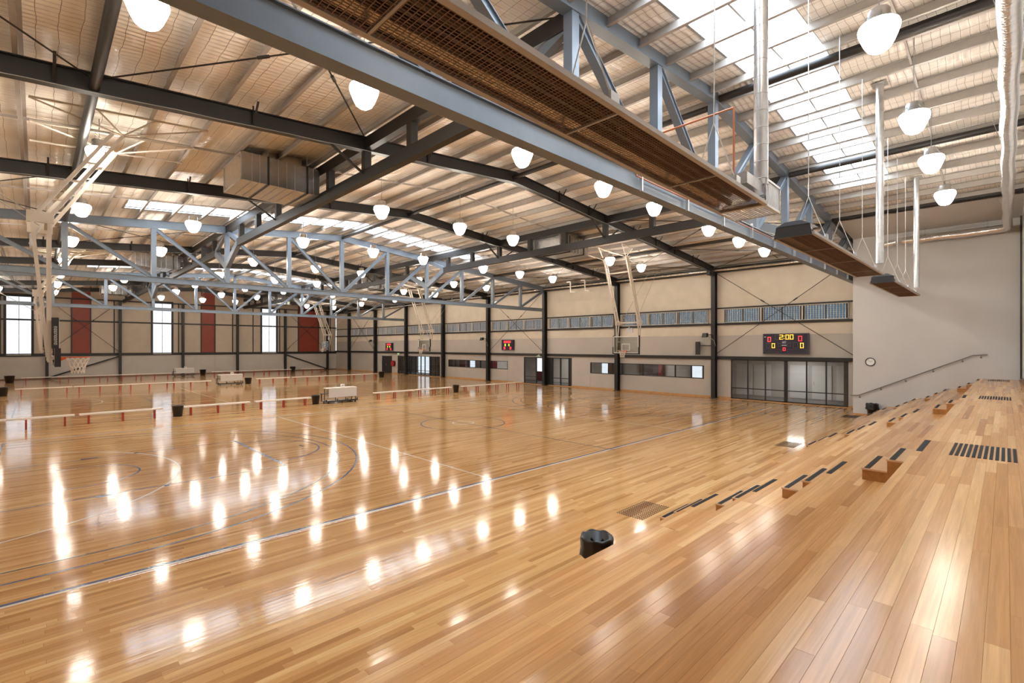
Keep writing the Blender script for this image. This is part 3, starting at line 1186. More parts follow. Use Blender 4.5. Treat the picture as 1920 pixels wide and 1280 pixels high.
raf = [(X0, 'long dark rafter nearest the camera, over the first court'), (X0 - BAY, 'dark rafter second from the bleachers, beside the silver duct box'),
       (X0 - 3 * BAY, 'dark rafter just beyond the middle truss'), (X0 - 4 * BAY, 'dark rafter second beyond the middle truss'),
       (X0 - 6 * BAY, 'dark rafter just beyond the far truss'), (X0 - 7 * BAY, 'last dark rafter before the red-panelled wall')]
for x, lb in raf:
    t = thing('steel_rafter', lb, 'beam', (x, 0, 0), 0, 'dark rafters across the hall')
    for a, c in ((YS + 0.1, YR), (YR, YN - 0.1)):
        b = MB()
        b.ibeam((0, a, zb(a) + 0.20), (0, c, zb(c) + 0.20), 0.40, 0.22, 0.02, 0.016)
        b.build('rafter_arm', M['steel'], t)
    b = MB()
    b.box(-0.1, 0.1, YN - 0.9, YN - 0.15, zb(YN) - 0.18, zb(YN) + 0.05)
    b.build('haunch', M['steel'], t)
    for y in (-15.4, -13.0, -9.4, -4.2, 2.4, 4.5, 8.2, 10.4, 12.5, 14.8):
        b = MB()
        b.bar((0.03, y, zb(y) + 0.02), (0.03, y + 0.0, zb(y) + 0.52), 0.03, 0.05, up=(1, 0, 0))
        b.bar((0.04, y, zb(y) + 0.03), (0.42, y, zb(y) + 0.5), 0.012, 0.05, up=(0, 1, 0))
        b.build('fly_brace', M['steel'], t)
    w_ = MB()
    yy = YS + 1
    pts = []
    while yy < YN - 1:
        pts.append((0.12, yy, zb(yy) - 0.012 - 0.012 * math.sin(yy * 3)))
        yy += 0.8
    w_.path(pts, 0.008, 5)
    w_.build('lighting_cable', M['cable'], t)

LG = []
for si, y in enumerate(LATY):
    zt = zb(y) + 0.19
    for gi, (xa, xb) in enumerate(((TX[0], TX[1]), (TX[1], TX[2]), (TX[2], XW))):
        side = ('ridge girder on the side away from the scoreboards', 'ridge girder on the scoreboard side')[si]
        bay_ = ('above the first court', 'above the second court', 'above the third court')[gi]
        t = thing('lattice_girder', 'dark open-web ' + side + ', ' + bay_, 'girder', (0, y, 0), 0, 'lattice girders along the hall')
        wes = gi < 2
        x1, x2 = xa - 0.1, xb + 0.1
        bz = 8.30
        b = MB()
        b.bar((x1, 0, zt), (x2, 0, zt), 0.20, 0.34)
        b.build('top_chord', M['steel'], t)
        hx1 = xa - 2.0
        hx2 = xb + 2.0 if wes else xb
        b = MB()
        b.bar((hx1, 0, bz), (hx2, 0, bz), 0.20, 0.34)
        b.build('bottom_chord', M['steel'], t)
        k = -9
        px = [X0 - BAY / 3 * k for k in range(-4, 26)]
        for x in px:
            if hx2 + (-0.1 if wes else 0.3) < x < hx1 + 0.3:
                b = MB()
                b.box(x - 0.11, x + 0.11, -0.1, 0.1, bz + 0.15, zt - 0.15)
                b.build('post', M['steel'], t)
        for hx, tx, on in ((hx1, xa, True), (hx2, xb, wes)):
            if not on:
                continue
            sgn = 1 if tx > hx else -1
            b = MB()
            b.bar((hx, 0, bz), (tx - sgn * 0.1, 0, 7.42), 0.19, 0.30)
            b.build('haunch_leg', M['truss'], t)
            b = MB()
            b.bar((hx, 0, bz + 0.1), (tx - sgn * 0.1, 0, zt - 0.1), 0.14, 0.2)
            b.build('haunch_brace', M['truss'], t)
        for x in [x for x in raf if xb < x[0] < xa]:
            s_ = 1 if y > 0 else -1
            b = MB()
            b.bar((x[0], 0.02, bz), (x[0], -1.1, zb(y - 1.1) + 0.03), 0.05, 0.07, up=(1, 0, 0))
            b.bar((x[0], 0.02, bz), (x[0], 1.1, zb(y + 1.1) + 0.03), 0.05, 0.07, up=(1, 0, 0))
            b.build('knee_brace', M['steel'], t)

def strut(x0, x1, y, z, r, label, m='steel'):
    o = MB().tube((x0, y, z), (x1, y, z), r, 14).build('tube_strut', M[m])
    tag(o, label, 'roof strut', 'round steel struts between the frames')


strut(TX[0] - 0.14, TX[1] + 0.14, -12.4, zb(-12.4) + 0.12, 0.095, 'dark round tube strut crossing the near left roof bays')
strut(TX[1] - 0.14, TX[2] + 0.14, -12.4, zb(-12.4) + 0.22, 0.095, 'dark round tube strut beyond the middle truss, left side')
strut(XE - 0.02, TX[0] + 0.14, YR + 0.1, zb(YR) + 0.40, 0.095, 'dark round strut at the ridge beside the large skylight')
strut(XE - 0.02, TX[0] + 0.14, 5.8, zb(5.8) + 0.36, 0.095, 'dark round strut crossing the far half of the large skylight')
strut(XE - 0.02, TX[0] + 0.14, 11.85, zb(11.85) + 0.40, 0.095, 'dark round strut at the top of the clock wall')
strut(TX[0] - 0.14, TX[1] + 0.14, YR, zb(YR) + 0.2, 0.08, 'dark ridge strut over the first court')
strut(TX[1] - 0.14, TX[2] + 0.14, YR, zb(YR) + 0.2, 0.08, 'dark ridge strut over the second court')
strut(TX[0] - 0.14, TX[1] + 0.14, 11.85, zb(11.85) + 0.22, 0.08, 'dark round strut over the first court, scoreboard side')
strut(TX[1] - 0.14, TX[2] + 0.14, 11.85, zb(11.85) + 0.22, 0.08, 'dark round strut over the second court, scoreboard side')


def xbrace(name, pts, r, label, cat='bracing', group='thin steel cross bracing'):
    t = thing(name, label, cat, (0, 0, 0), 0, group)
    for p, q in pts:
        p, q = Vector(p), Vector(q)
        MB().tube(p, q, r, 6).build('rod', M['steel'], t)
        m_ = p.lerp(q, 0.62)
        d = (q - p).normalized()
        MB().tube(m_ - d * 0.12, m_ + d * 0.12, r * 2.0, 6).build('turnbuckle', M['steel'], t)


def wall_x(k0, k1, lb):
    x0, x1 = NCX[k0] - 0.15, NCX[k1] + 0.15
    y = YN - 0.03
    xbrace('cross_brace', [((x0, y, 2.85), (x1, y, 8.0)), ((x1, y + 0.03, 2.85), (x0, y + 0.03, 8.0))], 0.018, lb)


wall_x(0, 1, 'thin steel cross brace around the large scoreboard')
wall_x(3, 4, 'thin steel cross brace beside the middle scoreboard')
wall_x(7, 8, 'thin steel cross brace on the scoreboard wall at the far corner')
for lb, pts in (('roof rod bracing over the near left bay', [((TX[0] - 0.15, -6.4, zb(-6.4) + .3), (X0 + .1, -12.3, zb(-12.3) + .3)), ((TX[0] - .15, -12.3, zb(-12.3) + .3), (X0 + .1, -6.4, zb(-6.4) + .3))]),
                ('roof rod bracing over the outer near bay', [((TX[0] - 0.15, -12.5, zb(-12.5) + .3), (X0 + .1, -18.1, zb(-18.1) + .3)), ((TX[0] - .15, -18.1, zb(-18.1) + .3), (X0 + .1, -12.5, zb(-12.5) + .3))]),
                ('roof rod bracing beyond the second rafter, left', [((X0 - BAY, -12.4, zb(-12.4) + .25), (TX[1] + .1, -18.1, zb(-18.1) + .25)), ((X0 - BAY, -18.1, zb(-18.1) + .25), (TX[1] + .1, -12.4, zb(-12.4) + .25))]),
                ('roof rod bracing beyond the middle truss, left', [((TX[1], -12.4, zb(-12.4) + .25), (X0 - 3 * BAY, -6.4, zb(-6.4) + .25)), ((TX[1], -6.4, zb(-6.4) + .25), (X0 - 3 * BAY, -12.4, zb(-12.4) + .25))]),
                ('roof rod bracing over the near court by the scoreboard wall', [((TX[0] - .15, 5.9, zb(5.9) + .25), (X0, 11.8, zb(11.8) + .25)), ((TX[0] - .15, 11.8, zb(11.8) + .25), (X0, 5.9, zb(5.9) + .25))]),
                ('roof rod bracing above the large scoreboard', [((TX[0] - .15, 11.9, zb(11.9) + .25), (X0, 17.6, zb(17.6) + .25)), ((TX[0] - .15, 17.6, zb(17.6) + .25), (X0, 11.9, zb(11.9) + .25))]),
                ('roof rod bracing past the near duct box, scoreboard side', [((X0, 11.9, zb(11.9) + .25), (X0 - BAY, 17.6, zb(17.6) + .25)), ((X0, 17.6, zb(17.6) + .25), (X0 - BAY, 11.9, zb(11.9) + .25))]),
                ('roof rod bracing by the middle truss end', [((X0 - BAY, 11.9, zb(11.9) + .25), (TX[1], 17.6, zb(17.6) + .25)), ((X0 - BAY, 17.6, zb(17.6) + .25), (TX[1], 11.9, zb(11.9) + .25))])):
    xbrace('roof_brace', pts, 0.018, lb)
for lb, pts in (('thin steel cross brace over the left red panel', [((XW - .1, -12.4, 2.8), (XW - .1, -6.8, 8.1)), ((XW - .08, -6.8, 2.8), (XW - .08, -12.4, 8.1))]),
                ('thin steel cross brace over the right red panel', [((XW - .1, 11.0, 2.8), (XW - .1, 16.6, 8.1)), ((XW - .08, 16.6, 2.8), (XW - .08, 11.0, 8.1))])):
    xbrace('cross_brace', pts, 0.02, lb)
for lb, p, q in (('heavy dark diagonal brace low on the wall under the left red panel', (XW - .05, -6.8, 2.2), (XW - .05, -12.4, 0.12)),
                 ('heavy dark diagonal brace low on the wall under the right red panel', (XW - .05, 11.0, 2.2), (XW - .05, 16.6, 0.12))):
    tag(MB().bar(p, q, 0.14, 0.16, up=(1, 0, 0)).build('diagonal_brace', M['steel']), lb, 'brace', 'heavy diagonal braces')

# ------------------------------------------------------------------ bleachers
H_T = 0.487
TXE = [12.60, 13.635, 14.665, 15.685]
XTOP = 16.90
bl = thing('timber_bleacher', 'tiered timber bleachers with black nosing strips on the right', 'bleachers', (0, 0, 0))
Y0B, Y1B = YS + 0.02, YG - 0.01
NEARY = (-14.0, -5.6, -4.2)
for k, x in enumerate(TXE):
    z = H_T * (k + 1)
    xe_ = TXE[k + 1] + 0.02 if k < 3 else XTOP
    n = 12 if k < 3 else 14
    x1 = TXE[k + 1] if k < 3 else XTOP
    MB().box(x + 0.012, x + 0.03, Y0B, Y1B, max(0, z - H_T), z - 0.022).build('riser_board', M['ply'], bl)
    MB().box(x + 0.03, x1 + 0.03, Y0B, Y1B, z - 0.045, z - 0.024).build('deck', M['subfloor'], bl)
    yn = (-13.6, [-6.2, -5.6, -4.6, -3.9][k])
    lay(x, x1, n, yn[0], yn[1], z - 0.022, z, bl, M['seatboard'], 'board', lmin=1.5, lmax=3.6)
    lay(x, x1, n, yn[1], Y1B, z - 0.022, z, bl, M['seatboard'], 'distant_boards', single=False)
    lay(x, x1, n, Y0B, yn[0], z - 0.022, z, bl, M['seatboard'], 'rear_boards', single=False)
MB().box(XTOP, XE, Y0B, Y1B, 1.5, 4 * H_T + 0.012).build('end_board', M['ply'], bl)


def grip(x0, x1, y0, y1, z, parent, name='nosing_strip'):
    return MB().box(x0, x1, y0, y1, z, z + 0.004).build(name, M['strip'], parent)


AW = 1.08
for ya in AISLE:
    for k, x in enumerate(TXE):
        zb0 = H_T * k
        r = H_T / 3
        blk = MB()
        s1, s2 = x - 0.56, x - 0.28
        y0, y1 = ya, ya + AW
        # L-profile step block
        pr = [(s1, zb0), (x + 0.01, zb0), (x + 0.01, zb0 + 2 * r - 0.02), (s2, zb0 + 2 * r - 0.02), (s2, zb0 + r - 0.02), (s1, zb0 + r - 0.02)]
        nn = len(pr)
        vsx = [(p[0], y0, p[1]) for p in pr] + [(p[0], y1, p[1]) for p in pr]
        blk._add(vsx, [(0, 1, 2, 3, 4, 5), (11, 10, 9, 8, 7, 6)] + [(i, i + nn, (i + 1) % nn + nn, (i + 1) % nn) for i in range(nn)])
        ob = blk.build('step_block', M['ply'], bl)
        for (sx, ex, zz) in ((s1, s2, zb0 + r), (s2, x, zb0 + 2 * r)):
            tr = MB()
            tr.box(sx - 0.008, ex, y0 - 0.006, y1 + 0.006, zz - 0.02, zz, 0)
            tr.box(sx - 0.010, ex, y0 - 0.009, y0 - 0.005, zz - 0.022, zz + 0.0005, 1)
            tr.box(sx - 0.010, ex, y1 + 0.005, y1 + 0.009, zz - 0.022, zz + 0.0005, 1)
            tr.build('tread', [M['skirt'], M['edge']], ob)
            grip(sx + 0.02, sx + 0.085, y0 + 0.02, y1 - 0.02, zz, ob)
        grip(x + 0.02, x + 0.085, y0 + 0.02, y1 - 0.02, zb0 + 3 * r, bl)
    for i in range(12):
        xs0 = 16.03 + i * 0.052
        MB().box(xs0, xs0 + 0.032, ya, ya + AW, 4 * H_T, 4 * H_T + 0.005).build('tactile_strip', M['strip'], bl)

# ------------------------------------------------------------------ high bay lamps
def make_lamp():
    t = thing('high_bay_lamp', 'x', 'lamp', (0, 0, 0), 0, 'glowing high bay lamps under the roof')
    MB().lathe([(0.240, 0.205), (0.262, 0.185), (0.276, 0.14), (0.270, 0.09), (0.240, 0.0), (0.20, -0.10), (0.155, -0.18), (0.10, -0.222), (0.0, -0.235)], 28).build('lens', M['lens'], t)
    MB().lathe([(0.0, 0.222), (0.240, 0.216), (0.248, 0.206), (0.242, 0.196)], 28).build('lens_ring', M['galv'], t)
    h = MB()
    h.lathe([(0.19, 0.215), (0.165, 0.25), (0.15, 0.26), (0.15, 0.40), (0.135, 0.425), (0.0, 0.43)], 20)
    for i in range(4):
        a = PI / 4 + PI / 2 * i
        h.bar((0.15 * math.cos(a), 0.15 * math.sin(a), 0.34), (0.23 * math.cos(a), 0.23 * math.sin(a), 0.215), 0.02, 0.012)
    h.build('gear_housing', M['galv'], t)
    return t


def lamp_wire(t, ztop):
    o = MB().path([(0, 0, 0.43), (0.01, 0, 0.43 + (ztop - 0.43) * 0.5), (0, 0, ztop)], 0.008, 5).build('suspension_cord', M['cable'], t)
    return o


LX = [15.14, 7.8, 0.65, -6.6, -13.9, -21.2, -28.4, -35.7, -43.0]
LYS = [-15.6, -12.1, -8.7, -4.3, -0.7, 2.4, 6.9, 10.2, 13.6]
LROW = ['over the bleachers', 'just beyond the nearest truss', 'over the first court', 'over the first court, bench side', 'just beyond the middle truss',
        'over the second court', 'over the second court, far side', 'just beyond the far truss', 'before the red-panelled wall']
proto = None
for ri, x in enumerate(LX):
    ysr = [-8.2, -3.8, 0.37, 3.8, 8.0] if ri == 0 else ([v for v in LYS if v not in (-8.7, 6.9)] if ri in (2, 5, 8) else LYS)
    for yi, y in enumerate(ysr):
        n = len(ysr) - 1 - yi
        lb = 'glowing lamp, %s from %s in the row %s' % (ORD[n], 'the clock wall' if ri == 0 else 'the scoreboards', LROW[ri])
        if proto is None:
            proto = t = make_lamp()
            t.location = (x, y, 8.18)
            t['label'] = lb
            kids = [(c.name.split('.')[0], c.data) for c in t.children]
        else:
            t = thing('high_bay_lamp', lb, 'lamp', (x - (0.42 if ri in (2, 5, 8) and y < -12 else 0), y, 8.18), random.uniform(0, 6), 'glowing high bay lamps under the roof')
            for nm, me_ in kids:
                link_mesh(nm, me_, t)
        lamp_wire(t, zskin(y) + 0.01 - 8.18)

# ------------------------------------------------------------------ duct boxes
def duct_box(loc, label, side):
    t = thing('duct_box', label, 'air duct', loc, 0, 'silver air plenum boxes under the roof')
    wd, ln, hh = 1.9, 2.35, 0.85
    b = MB()
    b.box(-wd / 2, wd / 2, 0, ln, 0.0, hh)
    b.build('sheet_casing', M['duct'], t)
    for yy in (0.75, 1.95):
        f_ = MB()
        f_.box(-wd / 2 - 0.025, wd / 2 + 0.025, yy - 0.025, yy + 0.025, -0.025, hh + 0.02)
        f_.build('joint_flange', M['steel'], t)
    for yy in (0.28, 0.5, 1.05, 1.3, 1.55, 2.15):
        MB().box(-wd / 2 - 0.006, wd / 2 + 0.006, yy - 0.006, yy + 0.006, 0, hh).build('seam', M['galv'], t)
    f_ = MB()
    for a in (-wd / 2, wd / 2 - 0.04):
        f_.box(a, a + 0.04, -0.03, 0, 0, hh)
    f_.box(-wd / 2, wd / 2, -0.03, 0, 0, 0.04)
    f_.box(-wd / 2, wd / 2, -0.03, 0, hh - 0.04, hh)
    f_.build('grille_frame', M['galv'], t)
    MB().box(-wd / 2 + 0.04, wd / 2 - 0.04, -0.012, -0.002, 0.04, hh - 0.04).build('foil_face', M['foil'], t)
    MB().box(-0.75, 0.6, 0.7, 1.9, hh, hh + 0.55).build('roof_neck', M['duct'], t)
    hg = MB()
    for a in (-wd / 2 + 0.05, wd / 2 - 0.05):
        for yy in (0.75, 1.95):
            hg.tube((a, yy, hh), (a, yy, hh + 0.75), 0.008, 5)
    hg.build('hanger_rod', M['galv'], t)
    if side > 0:
        pass
    return t


for ci, dx in enumerate((0, -21.84, -43.95)):
    nmx = ('first', 'second', 'third')[ci]
    duct_box((-0.5 + dx, -8.84, 8.36), 'silver sheet metal duct box hung above the %s court, side away from scoreboards' % nmx, -1)
    duct_box((-0.5 + dx, 6.05, 8.30), 'silver duct box hung above the %s court on the scoreboard side' % nmx, 1)

# ------------------------------------------------------------------ heaters over the bleachers
def heater(y0, y1, label, burner_near, perforated):
    t = thing('radiant_heater', label, 'heater', (14.08, y0, 5.13), 0, 'long gas heaters hung over the bleachers')
    L_ = y1 - y0
    hw = 0.29
    # hood: trapezoid sheet
    hd = MB()
    pr = [(-hw, 0.03), (-hw, 0.06), (-0.15, 0.15), (0.15, 0.15), (hw, 0.06), (hw, 0.03)]
    for (a, b) in zip(pr[:-1], pr[1:]):
        d = Vector((b[0] - a[0], 0, b[1] - a[1])).normalized()
        nrm = Vector((-d.z, 0, d.x)) * 0.005
        hd.hexa([(a[0], 0, a[1]), (b[0], 0, b[1]), (b[0], L_, b[1]), (a[0], L_, a[1]),
                 (a[0] + nrm.x, 0, a[1] + nrm.z), (b[0] + nrm.x, 0, b[1] + nrm.z), (b[0] + nrm.x, L_, b[1] + nrm.z), (a[0] + nrm.x, L_, a[1] + nrm.z)])
    hd.build('reflector_hood', M['reflector'], t)
    fr = MB()
    for x in (-hw, hw):
        fr.box(x - 0.025, x + 0.025, 0, L_, 0.0, 0.045)
    fr.box(-hw, hw, -0.01, 0.03, 0, 0.045)
    fr.box(-hw, hw, L_ - 0.03, L_ + 0.01, 0, 0.045)
    yy = 1.6
    while yy < L_ - 0.5:
        fr.box(-hw, hw, yy - 0.01, yy + 0.01, 0.0, 0.02)
        yy += 1.9
    fr.build('guard_frame', M['purlin'], t)
    tb = MB()
    for x in (-0.12, 0.12):
        tb.tube((x, 0.1, 0.09), (x, L_ - 0.1, 0.09), 0.036, 10)
    tb.build('burner_tubes', M['burner'], t)
    g = MB()
    n = int(L_ / 0.042)
    for i in range(n):
        y = (i + 0.5) * L_ / n
        g.box(-hw, hw, y - 0.0022, y + 0.0022, 0.004, 0.008)
    m_ = 22
    for i in range(m_):
        x = -hw + (i + 0.5) * 2 * hw / m_
        g.box(x - 0.0022, x + 0.0022, 0, L_, 0.008, 0.012)
    g.build('guard_mesh', M['meshwire'], t, 'stuff')
    if perforated:
        e = MB()
        ln = 0.55
        for i in range(15):
            x = -hw + (i + 0.5) * 2 * hw / 15
            e.bar((x - 0.02, L_ + 0.03, 0.01), (x + 0.02, L_ + ln, 0.01), 0.022, 0.006)
            e.bar((hw + 0.0, L_ + 0.02 + i * (ln - .04) / 15, 0.02), (hw + 0.0, L_ + 0.06 + i * (ln - .04) / 15, 0.34), 0.018, 0.006, up=(1, 0, 0))
        for yy in (L_ + 0.02, L_ + ln):
            e.box(-hw, hw, yy - 0.012, yy + 0.012, 0.0, 0.02)
        e.box(hw - 0.01, hw + 0.01, L_, L_ + ln, 0.0, 0.03)
        e.box(hw - 0.01, hw + 0.01, L_, L_ + ln, 0.33, 0.36)
        e.box(hw - 0.01, hw + 0.01, L_ + ln - 0.02, L_ + ln, 0.0, 0.35)
        e.box(hw - 0.01, hw + 0.01, L_, L_ + 0.02, 0.0, 0.35)
        e.box(-hw - 0.01, -hw + 0.01, L_, L_ + ln, 0.0, 0.03)
        e.build('perforated_end_guard', M['galv'], t)
        c = MB()
        c.box(-0.22, 0.26, L_ - 0.55, L_ + 0.05, 0.16, 0.30)
        c.build('end_cover', M['galv'], t)
    if burner_near:
        c = MB()
        c.hexa([(-0.28, -0.02, 0.0), (0.28, -0.02, 0.0), (0.28, 0.02, 0.0), (-0.28, 0.02, 0.0), (-0.25, -0.02, 0.18), (0.25, -0.02, 0.18), (0.25, 0.02, 0.18), (-0.25, 0.02, 0.18)])
        c.hexa([(-0.25, -0.03, 0.18), (0.25, -0.03, 0.18), (0.25, 0.5, 0.20), (-0.25, 0.5, 0.20), (-0.12, -0.02, 0.25), (0.12, -0.02, 0.25), (0.12, 0.5, 0.27), (-0.12, 0.5, 0.27)])
        c.build('burner_box', M['plastic'], t)
    # suspension: a V of chain at two places, cord to the roof
    for yy in (0.9, L_ * 0.5, L_ - 0.9):
        s_ = MB()
        zt = zb(y0 + yy) + 0.42 - 5.13
        apex = (0, yy, 0.85)
        for x in (-0.28, 0.28):
            s_.tube((x, yy, 0.05), apex, 0.007, 5)
        s_.tube(apex, (0, yy, zt), 0.007, 5)
        for x in (-0.28, 0.28):
            s_.box(x - 0.012, x + 0.012, yy - 0.06, yy + 0.06, 0.02, 0.14)
        s_.build('suspension_chain', M['galv'], t)
    return t


h1 = heater(-13.4, -6.55, 'long gas heater with wire mesh underside crossing the top of the view', False, True)
h1.location.z = 5.25
h1.rotation_euler.x = -0.016
heater(-4.35, 2.05, 'gas heater hung in the middle of the row over the bleachers', True, False)
heater(3.9, 9.3, 'short-looking gas heater nearest the clock wall', True, False)
for (y, lb) in ((-6.5, 'silver spiral flue pipe rising from the long mesh heater'), (2.0, 'silver flue pipe rising from the middle heater to the roof'), (10.9 - 1.75, 'silver flue pipe rising from the heater nearest the clock wall')):
    zt = zskin(y) - 0.02
    t = thing('flue_pipe', lb, 'pipe', (14.3, y, 0), 0, 'silver flue pipes')
    MB().tube((0, 0, 5.42), (0, 0, zt), 0.085, 16).build('pipe', M['galv'], t)
    s_ = MB()
    zz = 5.5
    while zz < zt - 0.1:
        s_.ring((0, 0, zz), 0.0865, 0.004, 16, 4)
        zz += 0.22
    s_.build('seam_rings', M['galv'], t, 'stuff')
    MB().box(-0.16, 0.16, -0.16, 0.16, zt - 0.012, zt).build('roof_flange', M['galv'], t)

# ------------------------------------------------------------------ long foil duct by the clock wall, conduits and gas pipes
t = thing('foil_duct', 'silver foil wrapped duct along the right, turning along the clock wall', 'air duct', (0, 0, 0))
dk = MB()
yy = -14.0
pts = []
while yy < 14.6:
    pts.append(Vector((16.58 + 0.012 * math.sin(yy * 2.3), yy, 8.15 + 0.012 * math.sin(yy * 1.7))))
    yy += 0.35
pts += [Vector((16.57, 14.85, 8.15)), Vector((16.48, 15.02, 8.15)), Vector((16.3, 15.08, 8.15))]
xx = 16.0
while xx > 12.9:
    pts.append(Vector((xx, 15.08, 8.13 + 0.012 * math.sin(xx * 4))))
    xx -= 0.4
dk.path(pts, 0.14, 16)
dk.build('foil_skin', M['foil'], t)
MB().tube((12.95, 15.08, 8.13), (12.5, 15.0, 8.05), 0.13, 16, 0.15, cap=False).build('open_end', M['foil'], t)
s_ = MB()
for p in pts[::5]:
    s_.tube((p.x, p.y, 8.25), (p.x - (0.3 if p.y < 14.5 else 0), p.y, min(zb(p.y) + 0.4, 9.6)), 0.006, 5)
s_.build('hanger_wire', M['cable'], t)
o = MB().path([(16.45, 15.2, 8.36), (12.95, 15.2, 8.36)], 0.02, 8).build('conduit_pipe', M['white'])
tag(o, 'thin white conduit above the foil duct on the clock wall', 'pipe')
t = thing('wall_pipe', 'long pale foil pipe high along the scoreboard wall', 'pipe', (0, 0, 0))
MB().path([(-47.0, 17.45, 8.0), (-12.0, 17.45, 8.14), (5.0, 17.45, 8.12), (9.8, 17.45, 8.10)], 0.065, 10).build('pipe', M['foil'], t)
s_ = MB()
for i in range(28):
    x = -46 + i * 2.0
    s_.tube((x, 17.45, 8.12), (x, 17.45, zb(17.45) + 0.42), 0.006, 5)
s_.build('hanger_wire', M['cable'], t)
t = thing('gas_pipe', 'thin copper gas pipe clipped along the nearest truss chord', 'pipe', (0, 0, 0))
MB().path([(TX[0] + 0.17, -4.4, 6.98), (TX[0] + 0.17, -4.4, 6.84), (TX[0] + 0.17, 16.6, 6.84)], 0.016, 8).build('copper_tube', M['copper'], t)
MB().path([(TX[0] + 0.17, -4.0, 6.93), (TX[0] + 0.17, 16.6, 6.93)], 0.012, 8).build('grey_conduit', M['galv'], t)
yy = -4.2
while yy < 16.5:
    MB().box(TX[0] + 0.125, TX[0] + 0.19, yy - 0.02, yy + 0.02, 6.58, 7.01).build('pipe_clip', M['galv'], t)
    yy += 2.1
t = thing('heater_gas_feed', 'copper gas feed pipe dropping to the long mesh heater', 'pipe', (0, 0, 0))
MB().path([(12.9, -6.66, 6.47), (14.0, -6.62, 6.50), (14.0, -6.62, 5.42)], 0.014, 8).build('copper_tube', M['copper'], t)

for x_, lb in ((-7.3, 'bent white vent pipe under the roof, left one by the scoreboard wall'), (-5.9, 'bent white vent pipe under the roof, right one by the scoreboard wall')):
    o = MB().path([(x_ - 0.35, 16.5, zb(16.5) + 0.25), (x_, 16.5, zb(16.5) + 0.25), (x_ + 0.05, 16.5, 7.55), (x_ + 0.5, 16.5, 7.5)], 0.05, 10).build('vent_pipe', M['white'])
    tag(o, lb, 'pipe', 'bent vent pipes')

# ------------------------------------------------------------------ basketball backstops
def net_mesh(c, R):
    g = MB()
    n = 12
    lv = [(R, 0.0), (R * 0.86, -0.09), (R * 0.70, -0.19), (R * 0.60, -0.29), (R * 0.56, -0.40)]
    for i in range(n):
        for d in (1, -1):
            for j in range(4):
                a0 = 2 * PI * (i + d * j * 0.5) / n
                a1 = 2 * PI * (i + d * (j + 1) * 0.5) / n
                p = (c[0] + lv[j][0] * math.cos(a0), c[1] + lv[j][0] * math.sin(a0), c[2] + lv[j][1])
                q = (c[0] + lv[j + 1][0] * math.cos(a1), c[1] + lv[j + 1][0] * math.sin(a1), c[2] + lv[j + 1][1])
                g.tube(p, q, 0.0075, 5, cap=False)
    return g


